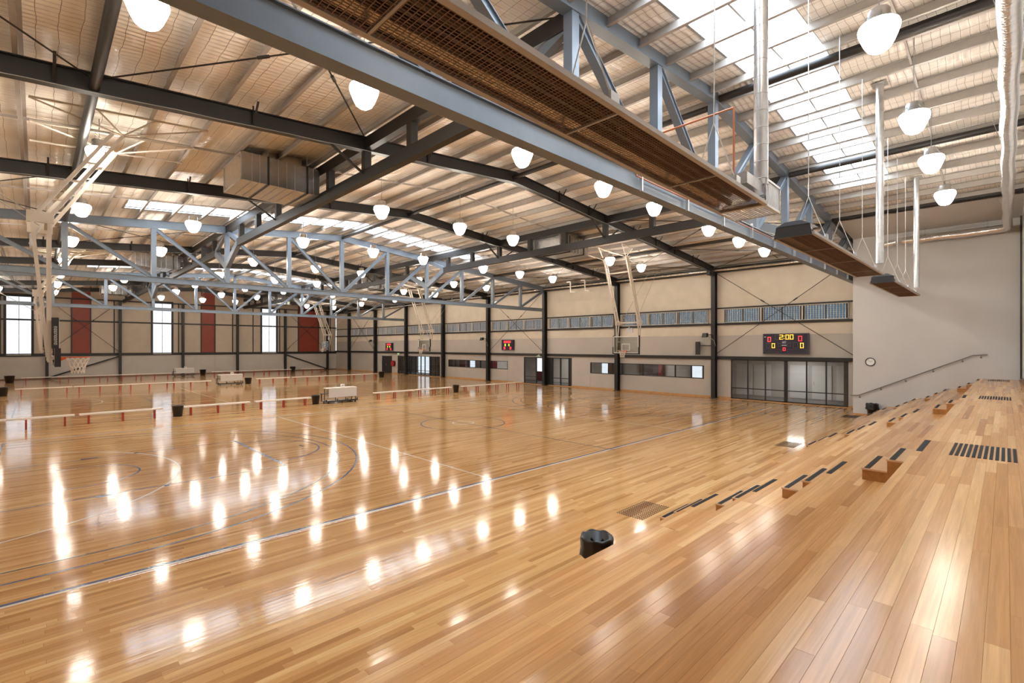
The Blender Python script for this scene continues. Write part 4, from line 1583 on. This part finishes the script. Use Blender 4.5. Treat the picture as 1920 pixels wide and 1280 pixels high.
def backstop(cx, sy, knee, label):
    """sy=+1: hangs at the scoreboard-wall end and faces -y; local frame: board face at y=0, court towards -y"""
    rz = 0 if sy > 0 else PI
    yb_ = sy * (14.07 - 1.2)
    t = thing('basketball_backstop', label, 'basketball hoop', (cx, yb_, 0), rz, 'ceiling hung basketball backstops')

    def zro(ly):
        return zb(sy * ly + yb_) + 0.38
    # board: glass, white edge, padding
    MB().box(-0.9, 0.9, 0.0, 0.02, 2.9, 3.95).build('glass_board', M['boardglass'], t)
    f_ = MB()
    for x in (-0.9, 0.85):
        f_.box(x, x + 0.05, -0.012, 0.045, 2.9, 3.95)
    f_.box(-0.9, 0.9, -0.012, 0.045, 3.90, 3.95)
    f_.box(-0.9, 0.9, -0.012, 0.045, 2.9, 2.95)
    f_.build('board_frame', M['white'], t)
    f_ = MB()
    for a, b, c, d in ((-0.295, -0.245, 3.05, 3.5), (0.245, 0.295, 3.05, 3.5), (-0.295, 0.295, 3.45, 3.5), (-0.295, 0.295, 3.05, 3.09)):
        f_.box(a, b, -0.006, 0.0, c, d)
    f_.build('target_square', M['white'], t)
    f_ = MB()
    f_.box(-0.94, 0.94, -0.03, 0.07, 2.84, 2.91)
    for x in (-0.95, 0.88):
        f_.box(x, x + 0.07, -0.035, 0.075, 2.84, 3.28)
    f_.build('edge_padding', M['plastic'], t)
    for x in (-0.93, 0.90):
        MB().box(x, x + 0.03, 0.0, 0.13, 3.28, 4.0).build('side_rail', M['plastic'], t)
    # rim
    r_ = MB()
    r_.ring((0, -0.375, 3.05), 0.23, 0.011, 28, 6)
    r_.box(-0.09, 0.09, -0.15, -0.01, 3.0, 3.06)
    r_.box(-0.10, 0.10, -0.02, -0.01, 2.93, 3.07)
    r_.hexa([(-0.07, -0.05, 2.95), (0.07, -0.05, 2.95), (0.07, -0.01, 2.95), (-0.07, -0.01, 2.95), (-0.05, -0.16, 3.03), (0.05, -0.16, 3.03), (0.07, -0.01, 3.05), (-0.07, -0.01, 3.05)])
    rim = r_.build('rim', M['rim'], t)
    net_mesh((0, -0.375, 3.04), 0.225).build('net', M['net'], rim)
    # frame behind the board and mast
    xs2 = 0.78
    ky = 0.34
    f_ = MB()
    for x in (-xs2, xs2):
        f_.bar((x, 0.16, 2.95), (x, 0.16, knee), 0.055, 0.075, up=(0, 1, 0))
        f_.bar((x, 0.18, 3.05), (x, 0.46, knee), 0.05, 0.06, up=(0, 1, 0))
    f_.bar((-xs2, 0.16, 3.6), (xs2, 0.16, 3.6), 0.05, 0.05)
    f_.bar((-xs2, 0.10, 3.05), (xs2, 0.10, 3.05), 0.05, 0.08)
    f_.build('board_carrier', M['offwhite'], t)
    MB().bar((-xs2, 0.2, knee), (xs2, 0.2, knee), 0.08, 0.08).build('cross_bar', M['offwhite'], t)
    for x in (-xs2, xs2):
        MB().box(x - 0.04, x + 0.04, 0.08, 0.55, knee - 0.14, knee + 0.12).build('hinge_plate', M['offwhite'], t)
    # masts lean out over the court up to the roof
    ty = -1.2
    zt = zro(ty) - 0.28
    m_ = MB()
    for x in (-xs2, xs2):
        for o_ in (0.16, 0.42):
            m_.bar((x, o_, knee), (x, ty + (o_ - 0.16) * 0.8, zt), 0.075, 0.085, up=(1, 0, 0))
        for f in (0.2, 0.42, 0.64, 0.86):
            ya = 0.16 + (ty - 0.16) * f
            za = knee + (zt - knee) * f
            m_.bar((x, ya, za), (x, ya + 0.24, za - 0.02), 0.04, 0.04, up=(1, 0, 0))
    m_.bar((-xs2, ty * 0.72, knee + (zt - knee) * 0.78), (xs2, ty * 0.72, knee + (zt - knee) * 0.78), 0.06, 0.06)
    m_.build('mast', M['offwhite'], t)
    # strutted roof frame that the mast hinges from
    c_ = MB()
    for x in (-xs2, xs2):
        ya, yc = ty - 1.7, ty + 1.7
        for xo in (x - 0.8, x + 0.8):
            c_.tube((xo, ya, zro(ya) - 0.02), (xo, yc, zro(yc) - 0.02), 0.025, 6)
            for yy in (ya, ty - 0.55, ty + 0.55, yc):
                c_.tube((x, ty, zt), (xo, yy, zro(yy) - 0.03), 0.022, 6)
    c_.build('roof_mount', M['offwhite'], t)
    # hoist cables and winch strut back to the roof
    h_ = MB()
    for x in (-0.5, 0.5):
        h_.tube((x, 0.3, knee), (x * 0.6, 3.4, zro(3.4) - 0.1), 0.012, 5)
    h_.build('hoist_cable', M['cable'], t)
    # small folding strut behind
    k_ = MB()
    k_.bar((0, 0.3, knee - 0.05), (0, 0.5, knee - 0.55), 0.04, 0.04)
    k_.box(-0.22, 0.22, 0.44, 0.5, knee - 0.62, knee - 0.32)
    k_.build('lock_plate', M['galv'], t)
    return t


def scale_letters(t):
    """the pale lettering up the near edge of the backboard padding"""
    L_ = MB()
    z = 3.28
    for ch in range(8):
        z0 = 3.30 + ch * 0.058
        L_.box(0.931, 0.934, 0.02, 0.075, z0, z0 + 0.046)
    return L_


b1 = backstop(0.0, -1, 6.35, 'basketball backstop at the left, nearest the camera, seen side on')
# pale block lettering running up the rail on the side facing the camera
lt = MB()
for ch in range(8):
    z0 = 3.36 + ch * 0.056
    h = 0.044
    y0_, y1_ = 0.03, 0.085
    xf0, xf1 = -0.934, -0.9305
    lt.box(xf0, xf1, y0_, y1_, z0, z0 + 0.012)
    lt.box(xf0, xf1, y0_, y1_, z0 + h - 0.012, z0 + h)
    lt.box(xf0, xf1, y0_, y0_ + 0.014, z0, z0 + h)
    if ch % 3 != 1:
        lt.box(xf0, xf1, y1_ - 0.014, y1_, z0, z0 + h)
lt.build('rail_lettering', M['white'], b1)
backstop(0.0, 1, 4.8, 'basketball backstop before the scoreboard wall on the first court')
backstop(-21.95, 1, 4.8, 'basketball backstop before the scoreboard wall on the second court')
backstop(-43.9, 1, 4.8, 'far basketball backstop by the right red panel')
backstop(-21.95, -1, 6.35, 'basketball backstop behind the nearest one, second court')
backstop(-43.9, -1, 6.35, 'basketball backstop farthest behind the nearest one, third court')

# ------------------------------------------------------------------ benches
def make_bench():
    t = thing('team_bench', 'x', 'bench', (0, 0, 0))
    s_ = MB()
    for x in (-0.15, 0.02):
        s_.box(x, x + 0.125, -1.45, 1.45, 0.395, 0.455)
    s_.build('seat', M['benchtop'], t)
    for y in (-1.15, 0.0, 1.15):
        f_ = MB()
        for x in (-0.11, 0.11):
            f_.box(x - 0.018, x + 0.018, y - 0.03, y + 0.03, 0.0, 0.395)
        f_.box(-0.13, 0.13, y - 0.03, y + 0.03, 0.375, 0.395)
        f_.build('leg_frame', M['redleg'], t)
    return t


ROWS = [(-11.05, [-13.55, -10.5, -6.77, -3.62, 3.2, 6.3, 10.2, 13.35], 'bench row nearest the camera'),
        (-30.4, [-12.85, -9.9, -6.95, -4.2, 2.2, 5.3, 8.25, 11.2], 'middle bench row'),
        (-46.8, [-12.8, -9.9, -7.0, -4.3, 2.4, 5.4, 8.3, 12.4], 'row along red-panelled wall')]
pb = None
for x, yl, wh in ROWS:
    for i, y in enumerate(yl):
        n = len(yl) - 1 - i
        lb = 'white topped red-legged bench, %s from scoreboard wall, %s' % (ORD[n], wh)
        if pb is None:
            pb = make_bench()
            pb['label'] = lb
            pb['group'] = 'white topped team benches'
            pb.location = (x, y, 0)
            pbk = [(c.name.split('.')[0], c.data) for c in pb.children]
        else:
            t = thing('team_bench', lb, 'bench', (x + random.uniform(-.03, .03), y, 0), random.uniform(-.006, .006), 'white topped team benches')
            for nm, me_ in pbk:
                link_mesh(nm, me_, t)

# ------------------------------------------------------------------ score tables
def score_table(x, y, label, lb2):
    t = thing('score_table', label, 'table', (x, y, 0), 0, 'wheeled score tables between the courts')
    MB().box(-0.34, 0.16, -0.92, 0.92, 0.86, 0.90).build('table_top', M['benchtop'], t)
    f_ = MB()
    f_.box(0.13, 0.155, -0.80, 0.92, 0.34, 0.86)
    f_.build('front_panel', M['grey'], t)
    f_ = MB()
    f_.box(-0.50, 0.26, -1.0, 0.94, 0.10, 0.14)
    for yy in (-0.98, -0.32, 0.3, 0.92):
        f_.box(0.18, 0.24, yy - 0.025, yy + 0.025, 0.10, 0.26)
        f_.box(-0.05, 0.0, yy - 0.02, yy + 0.02, 0.14, 0.86)
    f_.box(-0.50, -0.45, -1.0, -0.95, 0.14, 0.56)
    f_.box(-0.50, -0.45, 0.88, 0.93, 0.14, 0.56)
    f_.box(0.18, 0.24, -1.0, 0.94, 0.13, 0.16)
    f_.build('base_frame', M['plastic'], t)
    MB().box(-0.62, -0.36, -1.0, 0.94, 0.52, 0.56).build('bench_seat', M['plastic'], t)
    for xx, yy in ((0.2, -0.85), (0.2, 0.8), (-0.42, -0.85), (-0.42, 0.8), (0.2, 0.0)):
        MB().tube((xx, yy - 0.02, 0.05), (xx, yy + 0.02, 0.05), 0.05, 12).build('caster', M['rubber'], t)
    c = thing('scoring_console', lb2, 'console', (x - 0.05, y + 0.12, 0.90), 0, 'white scoring consoles on the tables')
    b = MB()
    b.box(-0.05, 0.05, -0.13, 0.13, 0.0, 0.02)
    b.box(-0.02, 0.03, -0.12, 0.12, 0.02, 0.19)
    b.build('body', M['white'], c)
    MB().bar((0.033, -0.08, 0.07), (0.033, 0.08, 0.12), 0.006, 0.03, up=(0, 0, 1)).build('possession_arrow', M['black'], c)
    MB().box(-0.1, 0.06, -0.62, -0.3, 0.0, 0.02).build('papers', M['white'], c)


score_table(-11.1, -0.35, 'pale fronted wheeled score table in the near bench row', 'white scoring console on the near score table')
score_table(-30.5, -1.25, 'pale fronted wheeled score table in the middle bench row', 'white scoring console on the middle score table')
score_table(-47.6, -1.5, 'pale fronted wheeled score table along the red-panelled wall', 'white scoring console on the far score table')

# ------------------------------------------------------------------ bins
def make_bin(x, y, label, h=0.5, r=0.2, bag=False):
    t = thing('waste_bin', label, 'bin', (x, y, 0), random.uniform(0, 3), 'black waste bins')
    MB().lathe([(0.0, 0.01), (r * 0.76, 0.0), (r * 0.98, h - 0.02), (r * 1.06, h - 0.02), (r * 1.06, h), (r * 0.94, h), (r * 0.72, 0.03), (0, 0.03)], 20).build('tub', M['plastic'], t)
    if bag:
        b = MB()
        n = 40
        prof = []
        rings = []
        for (rr, zz, am) in ((r * 0.72, h * 0.30, 0.0), (r * 0.88, h * 0.75, 0.01), (r * 0.98, h + 0.0, 0.012), (r * 1.07, h + 0.012, 0.012), (r * 1.13, h - 0.02, 0.018), (r * 1.12, h - 0.14, 0.03), (r * 1.17, h - 0.26, 0.06)):
            rings.append([(rr * (1 + am * math.sin(5 * a + zz * 30) + am * 0.6 * math.sin(11 * a + 2)), zz + 0.012 * math.sin(7 * a + rr * 9)) for a in [2 * PI * i / n for i in range(n)]])
        vs2 = []
        for rg in rings:
            for i, (rr, zz) in enumerate(rg):
                a = 2 * PI * i / n
                vs2.append((rr * math.cos(a), rr * math.sin(a), zz))
        fs2 = []
        for j in range(len(rings) - 1):
            for i in range(n):
                fs2.append((j * n + i, j * n + (i + 1) % n, (j + 1) * n + (i + 1) % n, (j + 1) * n + i))
        vs2.append((0, 0, h * 0.28))
        fs2 += [(len(vs2) - 1, (i + 1) % n, i) for i in range(n)]
        b._add(vs2, fs2, 0, True)
        b.build('bin_bag', M['bag'], t)
    return t


make_bin(12.30, -7.33, 'black bin with a shiny bag liner below the bleachers', 0.52, 0.215, True)
make_bin(12.08, 15.12, 'black bagged bin at the foot of the clock wall', 0.60, 0.225, True)
make_bin(-11.05, -8.45, 'large charcoal bin in a gap of the near bench row', 0.52, 0.24)
make_bin(-11.3, -1.78, 'black bin beside the near score table', 0.52, 0.23)
make_bin(-11.25, 8.35, 'black bin among the near row benches toward the scoreboards', 0.55, 0.24)
make_bin(-30.2, -14.9, 'black bin at the left end of the middle bench row', 0.6, 0.33)
make_bin(-30.7, 0.2, 'black bin beside the middle score table', 0.55, 0.30)
make_bin(-30.6, 13.3, 'black bin at the scoreboard end of the middle bench row', 0.6, 0.32)
make_bin(-46.8, -15.0, 'black bin at the left end of the far bench row', 0.65, 0.36)
make_bin(-48.6, 0.5, 'black bin beside the far score table', 0.65, 0.33)
make_bin(-48.6, 10.6, 'black bin by the far wall under the right red panel', 0.7, 0.36)

# ------------------------------------------------------------------ scoreboards
SEG = {'0': 'abcdef', '2': 'abged'}


def digit(mbx, ch, x, z, wd, h, y, t=0.03):
    S_ = {'a': (0, wd, h - t, h), 'g': (0, wd, h / 2 - t / 2, h / 2 + t / 2), 'd': (0, wd, 0, t), 'b': (wd - t, wd, h / 2, h), 'c': (wd - t, wd, 0, h / 2), 'e': (0, t, 0, h / 2), 'f': (0, t, h / 2, h)}
    for s_ in SEG[ch]:
        a, b, c, d = S_[s_]
        mbx.box(x + a, x + b, y - 0.006, y, z + c, z + d)


t = thing('scoreboard', 'large electronic scoreboard showing 2:00 and zeros', 'scoreboard', (6.32, YNW - 0.20, 2.88))
WD, HT = 2.40, 1.20
MB().box(0, WD, 0, 0.18, 0, HT).build('case', M['navy'], t)
f_ = MB()
for a, b, c, d in ((0, WD, 0, 0.025), (0, WD, HT - 0.025, HT), (0, 0.025, 0, HT), (WD - 0.025, WD, 0, HT)):
    f_.box(a, b, -0.02, 0.0, c, d)
f_.build('case_rim', M['outline'], t)
yf = -0.004


def px(x):
    return (x - 210) / (1560 - 210) * WD


def pz(y):
    return HT - (y - 265) / (860 - 265) * HT




def led(ch, x0, x1, y0, y1, m, th=0.036):
    b_ = MB()
    digit(b_, ch, px(x0), pz(y1), px(x1) - px(x0), pz(y0) - pz(y1), yf, th)
    b_.build('digit', M[m], t)


led('2', 715, 820, 300, 440, 'ledyellow')
led('0', 900, 1000, 300, 440, 'ledyellow')
led('0', 1028, 1130, 300, 440, 'ledyellow')
yl_ = MB()
yl_.box(px(843), px(868), yf - 0.006, yf, pz(350), pz(325))
yl_.box(px(843), px(868), yf - 0.006, yf, pz(425), pz(400))
yl_.build('colon', M['ledyellow'], t)
led('0', 482, 580, 548, 688, 'ledyellow')
led('0', 1325, 1425, 540, 688, 'ledyellow')
led('0', 352, 458, 365, 505, 'ledred')
led('0', 1270, 1380, 345, 490, 'ledred')
led('0', 820, 900, 675, 765, 'ledred', 0.03)
ol = MB()


def frame_box(x0, x1, y0, y1, w_=0.012):
    a, b, c, d = px(x0), px(x1), pz(y1), pz(y0)
    ol.box(a, b, yf - 0.004, yf, c, c + w_)
    ol.box(a, b, yf - 0.004, yf, d - w_, d)
    ol.box(a, a + w_, yf - 0.004, yf, c, d)
    ol.box(b - w_, b, yf - 0.004, yf, c, d)


for r_ in ((240, 775, 730, 805), (935, 1510, 730, 805), (955, 1055, 545, 645), (665, 755, 545, 645), (1125, 1260, 530, 690), (310, 440, 545, 690), (585, 690, 295, 450)):
    frame_box(*r_)
ol.build('panel_outlines', M['outline'], t)
mk = MB()
mk.box(px(245), px(305), yf - 0.004, yf, pz(375), pz(350))
mk.bar((px(800), yf - 0.003, pz(512)), (px(920), yf - 0.003, pz(492)), 0.006, 0.03)
mk.box(px(800), px(915), yf - 0.004, yf, pz(548), pz(530))
mk.box(px(785), px(930), yf - 0.004, yf, pz(622), pz(598))
mk.build('maker_mark', M['mark'], t)


def small_board(x, z, wd, h, label):
    t = thing('scoreboard', label, 'scoreboard', (x, YNW - 0.18, z))
    MB().box(0, wd, 0, 0.16, 0, h).build('case', M['navy'], t)
    k = wd / 1.56
    for x_, z_, w_, h_, th, m in ([(0.32 + i * 0.24, 0.70, 0.17, 0.2, 0.045, 'ledred') for i in range(4)] + [(0.3, 0.08, 0.2, 0.24, 0.055, 'ledred'), (1.1, 0.08, 0.2, 0.24, 0.055, 'ledred'),
                                  (0.42, 0.40, 0.15, 0.2, 0.05, 'ledgreen'), (0.92, 0.40, 0.15, 0.2, 0.05, 'ledgreen')]):
        b_ = MB()
        digit(b_, '0', x_ * k, h * z_, w_ * k, h * h_, -0.003, th)
        b_.build('digit', M[m], t)


small_board(-16.63, 2.98, 1.56, 0.95, 'small square scoreboard with red digits before the second court')
small_board(-37.85, 2.82, 1.62, 0.93, 'far small scoreboard with red digits above the dark doors')

# ------------------------------------------------------------------ small wall things
for i, k in enumerate((1, 4, 7)):
    t = thing('wall_speaker', 'small dark loudspeaker on a column, %s from the clock wall' % ORD[i], 'speaker', (NCX[k] - 0.1, YN - 0.2, 3.95), 0, 'small loudspeakers on columns')
    MB().hexa([(-0.45, -0.42, -0.06), (-0.13, -0.42, -0.06), (-0.13, -0.12, -0.0), (-0.45, -0.12, -0.0), (-0.42, -0.34, 0.22), (-0.16, -0.34, 0.22), (-0.16, -0.1, 0.24), (-0.42, -0.1, 0.24)]).build('cabinet', M['plastic'], t)
    MB().bar((-0.13, -0.2, 0.12), (0.12, 0.0, 0.12), 0.05, 0.05).build('bracket', M['plastic'], t)
    MB().path([(-0.1, -0.2, 0.0), (0.2, -0.05, -0.25), (0.28, 0.0, -0.6)], 0.02, 6).build('speaker_lead', M['cable'], t)
t = thing('pad_bracket', 'dark upright box on a bracket left of the near scoreboard column', 'box', (2.35, YN - 0.05, 2.78))
MB().box(-0.12, 0.12, -0.1, 0.1, 0, 0.85).build('box', M['plastic'], t)
MB().box(0.12, 0.95, -0.03, 0.03, 0.56, 0.62).build('arm', M['steel'], t)

t = thing('wall_clock', 'round wall clock with black rim and white face', 'clock', (11.97, YG - 0.02, 2.58), 0)
f_ = MB()
f_.ring((0, -0.015, 0), 0.185, 0.018, 36, 8, axis='y')
f_.build('rim', M['black'], t)
MB().disc((0, -0.012, 0), 0.18, 36, axis='y').build('face', M['clockface'], t)
h_ = MB()
h_.bar((0, -0.018, 0), (0.085, -0.018, 0.05), 0.003, 0.012)
h_.bar((0, -0.019, 0), (-0.10, -0.019, 0.075), 0.003, 0.009)
for i in range(12):
    a = PI / 6 * i
    h_.bar((0.135 * math.cos(a), -0.017, 0.135 * math.sin(a)), (0.16 * math.cos(a), -0.017, 0.16 * math.sin(a)), 0.002, 0.008, up=(0, 1, 0))
h_.build('hands_and_ticks', M['black'], t)

t = thing('handrail', 'sloping steel handrail fixed to the clock wall', 'handrail', (0, 0, 0))
MB().path([(11.18, YG - 0.10, 0.93), (11.52, YG - 0.10, 0.95), (15.55, YG - 0.10, 2.94), (16.0, YG - 0.10, 2.97)], 0.022, 10).build('rail', M['railsteel'], t)
for x, z in ((11.55, 0.93), (12.38, 1.36), (13.3, 1.80), (14.26, 2.28), (15.22, 2.75), (15.8, 2.93)):
    b = MB()
    b.path([(x, YG - 0.10, z), (x, YG - 0.10, z - 0.06), (x, YG, z - 0.08)], 0.010, 6)
    b.tube((x, YG - 0.012, z - 0.08), (x, YG, z - 0.08), 0.04, 12)
    b.build('bracket', M['railsteel'], t)

t = thing('hose_reel', 'red fire hose reel beside the dark double door', 'hose reel', (-36.05, YNW - 0.16, 1.24))
b = MB()
b.tube((0, -0.1, 0), (0, -0.08, 0), 0.36, 24)
b.tube((0, 0.08, 0), (0, 0.1, 0), 0.36, 24)
b.build('reel_disc', M['hosered'], t)
MB().tube((0, -0.08, 0), (0, 0.08, 0), 0.28, 20).build('hose', M['rubber'], t)
MB().box(-0.06, 0.06, 0.08, 0.16, -0.06, 0.06).build('bracket', M['hosered'], t)


def running_man(t, y):
    m_ = MB()
    m_.disc((-0.02, y, 0.05), 0.018, 10, axis='y')
    m_.bar((-0.02, y, 0.03), (-0.04, y, -0.02), 0.003, 0.022, up=(1, 0, 0))
    m_.bar((-0.04, y, -0.02), (0.0, y, -0.06), 0.003, 0.014, up=(1, 0, 0))
    m_.bar((-0.04, y, -0.02), (-0.09, y, -0.05), 0.003, 0.014, up=(1, 0, 0))
    m_.box(0.06, 0.12, y - 0.002, y, -0.07, 0.07)
    return m_


for x, lb, z in ((-12.0, 'green and white exit sign above the middle doors', 2.46), (-34.9, 'green and white exit sign above the far glass door', 2.36)):
    t = thing('exit_sign', lb, 'sign', (x, YNW - 0.12, z + 0.1), 0, 'exit signs over the doors')
    MB().box(-0.24, 0.24, -0.03, 0.11, -0.11, 0.13).build('case', M['white'], t)
    MB().box(-0.2, 0.2, -0.036, -0.031, -0.085, 0.1).build('lit_face', M['exit'], t)
    running_man(t, -0.039).build('running_figure', M['white'], t)
